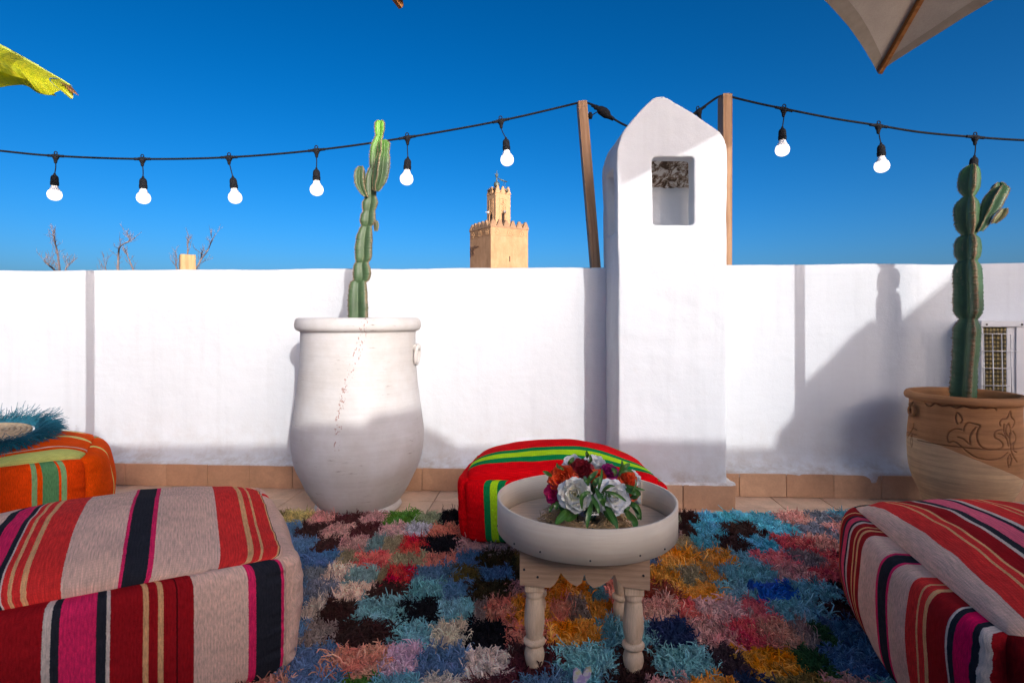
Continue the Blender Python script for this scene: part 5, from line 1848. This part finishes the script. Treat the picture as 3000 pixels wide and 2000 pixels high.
rose(1862, 1440, 26, 1.51, PO, (.9, -.5, .2), 'orange red rose at the right edge', .9, seed=11)
rose(1864, 1392, 22, 1.52, PW2, (.8, -.2, .8), 'small white rose at the right', 1.0, seed=12)
rose(1868, 1455, 24, 1.55, PW2, (1, .1, .1), 'small white rose low at the right', .8, seed=13)
rose(1720, 1400, 30, 1.60, PM, (.1, 1, .6), 'magenta rose at the back', .8, seed=14)
rose(1660, 1410, 32, 1.60, PW2, (-.5, 1, .6), 'white rose at the back', .8, seed=15)

lm, N, Lk, b = newmat('glossy_leaf')
co = tcoord(N, 'UV')
sp = N.new('ShaderNodeSeparateXYZ'); Lk.new(co, sp.inputs[0])
oi = N.new('ShaderNodeObjectInfo')
c = mix(N, Lk, oi.outputs['Random'], (.035, .11, .016, 1), (.08, .20, .03, 1))
mid = math_(N, Lk, 'ABSOLUTE', math_(N, Lk, 'SUBTRACT', sp.outputs[0], .5))
c = mix(N, Lk, ramp(N, Lk, mid, [(.02, g(.6)), (.06, g(0))]), c, (.13, .24, .05, 1))
c = mix(N, Lk, 1.0, c, ramp(N, Lk, noise(N, Lk, mapping(N, Lk, co, (6, 2, 1)), 3, 4), [(.3, g(.75)), (.7, g(1.25))]), 'MULTIPLY')
Lk.new(c, b.inputs['Base Color']); b.inputs['Roughness'].default_value = .28
b.inputs['Subsurface Weight'].default_value = .1; b.inputs['Subsurface Radius'].default_value = (.004, .01, .002)
M_leaf = lm


def leaf(pts, width, mat=M_leaf, parent=bq, origin=None, roll=0.0, name='leaf', blunt=False):
    """pts: world points along the midrib"""
    O = BO if origin is None else origin
    q = spline(pts, 5)
    V, UVv = [], []
    m = len(q)
    for i, p in enumerate(q):
        t = i / (m - 1)
        w_ = width * (math.sin(math.pi * min(1, t * .93 + .05)) ** (.6 if blunt else .85)) * .5 + .0003
        tan = (q[min(i + 1, m - 1)] - q[max(i - 1, 0)]).normalized()
        view = Vector((0, -1, .35)).normalized()
        side = tan.cross(view)
        side = side.normalized() if side.length > 1e-4 else Vector((1, 0, 0))
        side.rotate(Matrix.Rotation(roll, 3, tan))
        nrm = side.cross(tan)
        for k in range(5):
            u = (k - 2) / 2
            V.append(p - O + side * u * w_ + nrm * (abs(u) ** 1.5) * w_ * .35)
            UVv.append((k / 4, t))
    F = []
    for i in range(m - 1):
        for k in range(4):
            F.append((i * 5 + k, i * 5 + k + 1, (i + 1) * 5 + k + 1, (i + 1) * 5 + k))
    me = mesh(name, V, F, mat, True)
    uvl = me.uv_layers.new(name='UVMap'); arr = []
    for p in me.polygons:
        for vi in p.vertices: arr += UVv[vi]
    uvl.data.foreach_set('uv', arr)
    return link(name, me, parent)


def bx(x, y): return (1550 + x / 4.9, 1280 + y / 4.9)
LV = [  # crop points of the bouquet close-up, width px(src), depths
    ([(905, 900), (880, 1030), (845, 1180), (835, 1310)], 16, (1.42, 1.385, 1.37, 1.365)),
    ([(890, 820), (940, 920), (985, 1010), (1000, 1100)], 15, (1.42, 1.39, 1.375, 1.37)),
    ([(1090, 960), (1150, 1060), (1220, 1180), (1270, 1320)], 20, (1.44, 1.40, 1.375, 1.36)),
    ([(1060, 960), (1110, 1080), (1180, 1170), (1225, 1260)], 20, (1.45, 1.42, 1.40, 1.39)),
    ([(1380, 1040), (1440, 1130), (1510, 1220), (1520, 1310)], 26, (1.46, 1.43, 1.40, 1.385)),
    ([(590, 1030), (520, 1090), (430, 1180), (375, 1240)], 26, (1.45, 1.42, 1.40, 1.385)),
    ([(690, 1060), (640, 1120), (570, 1170), (520, 1190)], 24, (1.46, 1.44, 1.42, 1.41)),
    ([(360, 950), (330, 1000), (305, 1040), (300, 1080)], 12, (1.46, 1.44, 1.43, 1.43)),
    ([(400, 920), (400, 960), (390, 1000), (395, 1040)], 16, (1.45, 1.435, 1.43, 1.43)),
    ([(880, 790), (810, 810), (755, 880), (760, 1030)], 15, (1.42, 1.385, 1.38, 1.385)),
    ([(1040, 800), (1090, 740), (1150, 700), (1235, 705)], 11, (1.40, 1.385, 1.38, 1.38)),
    ([(1080, 780), (1180, 800), (1300, 850), (1395, 920)], 11, (1.39, 1.372, 1.37, 1.375)),
    ([(950, 730), (1010, 840), (1050, 920), (1080, 990)], 18, (1.41, 1.39, 1.385, 1.40)),
    ([(990, 780), (1010, 690), (1040, 560), (1045, 450)], 10, (1.43, 1.41, 1.42, 1.44)),
    ([(850, 650), (880, 590), (940, 530), (985, 480)], 16, (1.45, 1.44, 1.45, 1.47)),
    ([(800, 560), (810, 610), (840, 650), (850, 700)], 14, (1.43, 1.41, 1.41, 1.42)),
    ([(920, 690), (960, 650), (1000, 610), (1040, 570)], 20, (1.43, 1.42, 1.43, 1.45)),
    ([(830, 300), (835, 260), (828, 230), (825, 195)], 12, (1.51, 1.50, 1.50, 1.50)),
    ([(860, 370), (885, 330), (880, 290), (875, 250)], 11, (1.49, 1.48, 1.48, 1.49)),
    ([(560, 390), (590, 350), (620, 320), (640, 285)], 14, (1.48, 1.47, 1.48, 1.49)),
    ([(500, 470), (450, 440), (410, 420), (400, 370)], 10, (1.47, 1.46, 1.47, 1.48)),
    ([(330, 560), (280, 530), (240, 505), (195, 490)], 13, (1.47, 1.45, 1.44, 1.44)),
    ([(1230, 560), (1240, 510), (1215, 470), (1190, 440)], 14, (1.47, 1.45, 1.45, 1.46)),
    ([(1290, 520), (1340, 460), (1400, 410), (1450, 380)], 16, (1.48, 1.47, 1.47, 1.48)),
    ([(1300, 470), (1330, 420), (1335, 380), (1333, 335)], 10, (1.49, 1.48, 1.48, 1.49)),
    ([(1290, 560), (1330, 500), (1420, 480), (1500, 500)], 10, (1.46, 1.45, 1.45, 1.46)),
    ([(1370, 680), (1450, 710), (1550, 735), (1660, 760)], 10, (1.45, 1.43, 1.43, 1.45)),
    ([(1370, 720), (1450, 760), (1540, 790), (1590, 840)], 22, (1.45, 1.43, 1.42, 1.43)),
    ([(1450, 900), (1480, 870), (1540, 850), (1580, 790)], 14, (1.47, 1.44, 1.43, 1.44)),
    ([(1400, 960), (1480, 960), (1560, 1010), (1610, 1120)], 16, (1.46, 1.43, 1.42, 1.42)),
    ([(1480, 1000), (1540, 1060), (1590, 1120), (1605, 1190)], 12, (1.45, 1.43, 1.42, 1.42)),
    ([(1520, 1070), (1550, 1110), (1570, 1150), (1560, 1180)], 14, (1.46, 1.44, 1.43, 1.43)),
    ([(1290, 1040), (1340, 1050), (1400, 1030), (1450, 1000)], 14, (1.46, 1.44, 1.43, 1.44)),
    ([(1310, 970), (1380, 950), (1440, 950), (1500, 1010)], 16, (1.47, 1.45, 1.44, 1.44)),
    ([(1530, 600), (1530, 680), (1500, 760), (1470, 820)], 8, (1.46, 1.43, 1.42, 1.43)),
    ([(430, 980), (460, 1000), (480, 1060), (440, 1100)], 16, (1.47, 1.46, 1.45, 1.45)),
]
for pts_, wpx, ds in LV:
    wp_ = [P(*bx(x, y), d) for (x, y), d in zip(pts_, ds)]
    leaf(wp_, wpx / FPX * 1.42 * .86, roll=random.uniform(-.35, .35), blunt=wpx > 18)
# hidden back leaves so that the bunch is full all round
for k in range(16):
    a = random.uniform(.1, math.pi - .1)
    c0 = BO + Vector((0, 0, .02))
    d = Vector((math.cos(a), math.sin(a), 0))
    leaf([c0 + d * .02, c0 + d * .06 + Vector((0, 0, .03)), c0 + d * .10 + Vector((0, 0, .02)), c0 + d * .125 + Vector((0, 0, -.01))], .016)
# inner green filler under the roses
for k in range(30):
    a = random.uniform(0, 2 * math.pi)
    c0 = BO + Vector((0, 0, -.01))
    d = Vector((math.cos(a), math.sin(a), 0))
    e = random.uniform(.05, .10)
    leaf([c0, c0 + d * e * .4 + Vector((0, 0, .03)), c0 + d * e * .8 + Vector((0, 0, .05)), c0 + d * e + Vector((0, 0, random.uniform(.03, .08)))], random.uniform(.012, .02))

# ------------------------------------------------------------------ felt butterfly on the rug
felt, N, Lk, b = newmat('lilac_felt')
co = tcoord(N)
c = ramp(N, Lk, noise(N, Lk, co, 55, 3, .6), [(.42, (.42, .30, .50, 1)), (.50, (.62, .56, .55, 1)), (.60, (.60, .55, .30, 1))])
Lk.new(c, b.inputs['Base Color']); b.inputs['Roughness'].default_value = .95
bf = empty('felt_butterfly', P(1706, 2000, 1.33) * 1.0, 0, 'small lilac and yellow felt butterfly standing in the rug before the table', 'ornament')
bf.location.z = .04
def wing(pts_, tag_):
    O = bf.location
    n_ = len(pts_)
    V = [P(x, y, 1.325) - O + Vector((0, -.004, 0)) for x, y in pts_] + [P(x, y, 1.325) - O + Vector((0, .004, 0)) for x, y in pts_]
    F = [tuple(range(n_))[::-1], tuple(range(n_, 2 * n_))] + [(i, (i + 1) % n_, n_ + (i + 1) % n_, n_ + i) for i in range(n_)]
    obj('wing', V, F, felt, bf)
def b8(x, y): return (1400 + x * .34, 1680 + y * .34)
wing([b8(*q) for q in [(822, 830), (850, 812), (880, 835), (905, 870), (905, 960), (900, 1010), (850, 1020), (820, 960), (818, 890)]], 0)
wing([b8(*q) for q in [(905, 850), (930, 815), (970, 802), (978, 830), (965, 880), (930, 925), (925, 1000), (905, 1010), (907, 930)]], 1)
tube('body', [Vector((0, 0, -.02)), Vector((0, -.004, .0)), Vector((0, 0, .02))], [.003, .005, .003], felt, bf, 8)

# ------------------------------------------------------------------ parasols
cv, N, Lk, b = newmat('grey_canvas')
co = tcoord(N)
c = mix(N, Lk, 1.0, (.40, .375, .36, 1), ramp(N, Lk, noise(N, Lk, co, 3, 6, .6), [(.3, g(.85)), (.7, g(1.1))]), 'MULTIPLY')
c = mix(N, Lk, 1.0, c, ramp(N, Lk, noise(N, Lk, mapping(N, Lk, co, (1, 1, 1)), 160, 2), [(.3, g(.92)), (.7, g(1.06))]), 'MULTIPLY')
Lk.new(c, b.inputs['Base Color']); b.inputs['Roughness'].default_value = .9
bump(N, Lk, b, noise(N, Lk, co, 7, 4), .5, .02)
M_can = cv
M_rib = wood('varnished_rib', (.30, .13, .04, 1), (.20, .075, .02, 1), 'X', 1.5, rough=.4)


def parasol(name, corners, apex, mast_foot, label, sag=.05, hem=.07, ribw=.022, group=None):
    """four-cornered parasol: corners in order round the canopy; sagging hems; ribs below the cloth; mast"""
    root = empty(name, mast_foot, 0, label, 'parasol', group)
    O = Vector(mast_foot)
    n = 16
    hemV, hemF = [], []
    for k in range(4):
        A, B = Vector(corners[k]), Vector(corners[(k + 1) % 4])
        mid = (A + B) / 2
        V = []
        for i in range(n + 1):
            t = i / n
            e = A.lerp(B, t) + (Vector(apex) - mid) * (sag * 4 * t * (1 - t)) + Vector((0, 0, sag * .5 * t * (1 - t)))
            for j in range(n + 1):
                s = j / n
                p = e.lerp(Vector(apex), s)
                ten = 4 * t * (1 - t) * s * (1 - s)
                p = p + Vector((0, 0, -.05 * ten + .004 * mnoise.noise(p * 9)))
                V.append(p - O)
        F = []
        for i in range(n):
            for j in range(n):
                q = i * (n + 1) + j
                F.append((q, q + n + 1, q + n + 2, q + 1))
        obj('canopy_panel', V, F, M_can, root, True)
        # doubled hem band
        Vh = []
        m_ = Vector((0, 0, -.004))
        for i in range(n + 1):
            for j in (0, 1):
                e = V[i * (n + 1)]; f_ = V[i * (n + 1) + 1]
                d = (f_ - e).normalized()
                Vh.append(e + d * (hem * j) + m_)
        obj('hem', Vh, [(i * 2, (i + 1) * 2, (i + 1) * 2 + 1, i * 2 + 1) for i in range(n)], M_hem, root, True)
    for k in range(4):
        A = Vector(corners[k]) - O; B = Vector(apex) - O
        d = (B - A).normalized()
        side = d.cross(Vector((0, 0, 1))).normalized() * ribw / 2
        dn = side.cross(d).normalized()
        if dn.z > 0: dn = -dn
        V = []
        for p in (A + d * .01, B):
            for a, c_ in ((-1, .006), (1, .006), (1, .034), (-1, .034)):
                V.append(p + side * a + dn * c_)
        obj('rib', V, [(0, 1, 2, 3), (7, 6, 5, 4), (0, 4, 5, 1), (1, 5, 6, 2), (2, 6, 7, 3), (3, 7, 4, 0)], M_rib, root)
    h_ = apex[2] - O.z + .30
    tube('mast', [Vector((0, 0, 0)), Vector((.0, 0, h_ * .5)), Vector((0, 0, h_))], .024, M_rib, root, 14)
    tube('arm', [Vector((0, 0, h_ - .12)), Vector((apex[0] - O.x, apex[1] - O.y, h_ - .08)), Vector((apex[0] - O.x, apex[1] - O.y, apex[2] - O.z))], .018, M_rib, root, 10)
    return root


M_hem = plain('canvas_hem', (.27, .245, .22, 1), .9, .1, 20, .2, 200)
T = P(2571, 212, 3.4)
C_L = T + (Vector((.64, 2.225, 2.70)) - T) * .66; C_R = T + (Vector((3.35, 1.85, 2.92)) - T) * .70
C_B = C_L + C_R - T
C_B.z = 2.98
APX = P(2690, 0, 3.05) + (P(2690, 0, 3.05) - T) * 1.6
mast1 = Vector((1.875, 2.02, 0))
par1 = parasol('parasol', [T, C_L, C_B, C_R], APX, mast1, 'grey beige square parasol reaching in at the top right with a wooden rib', .05)
t2 = P(1183, 18, 3.06)
m2 = Vector((-1.826, 1.95, 0))
cc2 = Vector((-1.05, 2.40, t2.z + .10))
hd = (t2 - cc2); hd.z = 0; hp = Vector((-hd.y, hd.x, 0))
par2 = parasol('parasol', [t2, cc2 - hp, cc2 - hd, cc2 + hp + Vector((0, 0, .30))], cc2 + Vector((0, 0, .32)), m2, 'tiny tip of another parasol showing at the top edge left of centre', .05)

# ------------------------------------------------------------------ banana plant, only a leaf tip reaches the picture
bl, N, Lk, b = newmat('banana_leaf')
co = tcoord(N, 'UV')
sp = N.new('ShaderNodeSeparateXYZ'); Lk.new(co, sp.inputs[0])
c = ramp(N, Lk, noise(N, Lk, mapping(N, Lk, co, (9, 1.2, 1)), 3, 5, .6), [(.3, (.34, .42, .008, 1)), (.6, (.52, .52, .01, 1)), (.8, (.60, .46, .03, 1))])
c = mix(N, Lk, ramp(N, Lk, sp.outputs[0], [(.93, g(0)), (.99, g(1))]), c, (.35, .14, .04, 1))
v = noise(N, Lk, mapping(N, Lk, co, (120, 1, 1)), 2, 2)
c = mix(N, Lk, 1.0, c, ramp(N, Lk, v, [(.3, g(.85)), (.7, g(1.12))]), 'MULTIPLY')
Lk.new(c, b.inputs['Base Color']); b.inputs['Roughness'].default_value = .45
tr_ = N.new('ShaderNodeBsdfTranslucent'); Lk.new(c, tr_.inputs['Color'])
mx = N.new('ShaderNodeMixShader'); mx.inputs[0].default_value = .35
Lk.new(b.outputs[0], mx.inputs[1]); Lk.new(tr_.outputs[0], mx.inputs[2])
Lk.new(mx.outputs[0], N['Material Output'].inputs['Surface'])
bump(N, Lk, b, v, .12, .002)
YB = 2.25
bp = empty('banana_plant', (-2.95, 2.05, 0), 0, 'yellow green banana leaf tip hanging in at the upper left edge', 'banana plant')
BP = bp.location.copy()
def banana_flap(rib, low, u0, u1, dy=0.0):
    """blade between the midrib points and its hanging lower edge"""
    a = spline([P(x, y, YB) for x, y in rib], 6); b_ = spline([P(x, y, YB - .10) for x, y in low], 6)
    n_ = len(a); V, UVv = [], []
    for i in range(n_):
        for j in range(9):
            t = j / 8
            q = a[i].lerp(b_[i], t) + Vector((0, -.05 * math.sin(t * math.pi) + dy + .0015 * math.sin(i * 1.9), 0))
            V.append(q - BP); UVv.append((u0 + (u1 - u0) * i / (n_ - 1), t))
    F = []
    for i in range(n_ - 1):
        for j in range(8):
            F.append((i * 9 + j, (i + 1) * 9 + j, (i + 1) * 9 + j + 1, i * 9 + j + 1))
    me = mesh('leaf_blade', V, F, bl, True)
    uvl = me.uv_layers.new(name='UVMap'); arr = []
    for p in me.polygons:
        for vi in p.vertices: arr += UVv[vi]
    uvl.data.foreach_set('uv', arr)
    link('leaf_blade', me, bp)
banana_flap([(-220, 60), (-100, 92), (-10, 131), (50, 160), (95, 187)], [(-240, 160), (-120, 190), (-10, 208), (45, 225), (90, 236)], 0, .4)
banana_flap([(95, 187), (125, 203), (150, 218), (180, 235)], [(92, 240), (112, 266), (148, 283), (184, 268)], .42, .75, -.012)
banana_flap([(168, 229), (182, 237), (196, 245), (207, 252)], [(172, 262), (188, 276), (204, 287), (209, 264)], .74, .92, .012)
banana_flap([(-220, 62), (-100, 94), (-10, 133), (50, 162), (95, 189)], [(-230, 195), (-100, 225), (0, 218), (50, 244), (102, 251)], 0, .4, .10)
banana_flap([(204, 250), (211, 256), (218, 264), (231, 280)], [(206, 262), (213, 266), (219, 270), (231, 281)], .97, 1.0)
tube('leaf_midrib', spline([Vector((.12, -.02, 1.35)), Vector((.42, -.03, 2.02)), P(-220, 58, YB) - BP, P(-100, 91, YB) - BP, P(0, 134, YB) - BP, P(95, 186, YB) - BP, P(178, 233, YB) - BP, P(205, 250, YB) - BP], 6),
     [.016] * 12 + [.010] * 10 + [.006] * 10 + [.0035] * 11, plain('banana_midrib', (.36, .42, .08, 1), .5, .1, 10, 0), bp, 8)
tube('pseudostem', [Vector((0, 0, 0)), Vector((.02, 0, .7)), Vector((.12, -.02, 1.4))], [.09, .075, .03], plain('banana_stem', (.16, .20, .06, 1), .6, .3, 10, .2, 30), bp, 14)

# ------------------------------------------------------------------ unseen casters added behind the camera, shaped to throw the shade
YS = -1.9
YP = -3.0
def caster(name, poly, y0, y1, mat, **kw):
    n_ = len(poly)
    V = [(x, y0, z) for x, z in poly] + [(x, y1, z) for x, z in poly]
    F = [tuple(range(n_)), tuple(range(n_, 2 * n_))[::-1]] + [(i, n_ + i, n_ + (i + 1) % n_, (i + 1) % n_) for i in range(n_)]
    o = obj(name, V, F, mat)
    return tag(o, **kw)
def cp(px, py, Y=2.97, y_=None):
    p = P(px, py, Y)
    d = 2.97 - (YS if y_ is None else y_)
    return (p.x + .43 * d, p.z + .35 * d)
zp = cp(0, 1313, y_=YP)[1]
caster('low_shade_caster', [(-6.5, -.01), (-6.5, zp + .04), (1.6, zp + .035), (3.4, zp), (6.5, zp), (6.5, -.01)], YP, YP - .18, M_wall, label='unseen plain wall added behind the viewer to shade the floor and wall foot', cat='wall')  # added wall out of view, its height set by the low shadow line
pl = [(cp(2298, 1313)[0], -.01)] + [cp(*q) for q in [(2298, 1305), (2299, 1245), (2310, 1228), (2345, 1190), (2378, 1090), (2450, 1020), (2505, 958), (2522, 945), (2540, 948), (2553, 975), (2563, 982), (2640, 912), (2790, 785), (3000, 610)]]
pl += [(pl[-1][0] + .8, pl[-1][1]), (pl[-1][0] + .8, -.01)]
caster('right_shade_caster', pl, YS, YS - .18, M_wall, label='unseen stepped outline added behind the viewer to shade the right wall', cat='wall')  # added caster out of view, outline projected back from the wall shadow
# unseen lump added to give the shadow on the pot its bump
cu = bmesh.new()
bmesh.ops.create_uvsphere(cu, u_segments=24, v_segments=14, radius=1)
for v in cu.verts:
    v.co = Vector((v.co.x * .28, v.co.y * .11, v.co.z * .10 + .018 * math.sin(v.co.x * 5 + 1)))
o = bmobj('shade_lump', cu, ft, None, True, (-.30 + .43 * (2.42 - YP), YP - .09, zp + .06))
tag(o, 'unseen rounded lump added behind the viewer to shape the shadow on the white pot', 'shade_lump')
# unseen sail added so that the chimney top falls in shade
A1 = Vector((.53, 2.69, 1.535)) + Vector((.43, -1, .35)) * 2.9
B1 = Vector((2.75, 2.69, 2.65)) + Vector((.43, -1, .35)) * 2.6
C1_ = Vector((.49, 2.69, 1.72)) + Vector((.43, -1, .35)) * 3.3
D1 = Vector((.45, 2.69, 2.9)) + Vector((.43, -1, .35)) * 3.8
E1 = Vector((2.6, 2.69, 3.4)) + Vector((.43, -1, .35)) * 3.5
sail = obj('added_shade_sail', [A1, B1, E1, D1, C1_] + [v + Vector((0, 0, .004)) for v in (A1, B1, E1, D1, C1_)],
           [(0, 1, 2, 3, 4), (9, 8, 7, 6, 5), (0, 5, 6, 1), (1, 6, 7, 2), (2, 7, 8, 3), (3, 8, 9, 4), (4, 9, 5, 0)], M_can)
tag(sail, 'unseen canvas sheet added behind the viewer to shade the chimney top', 'shade sail')
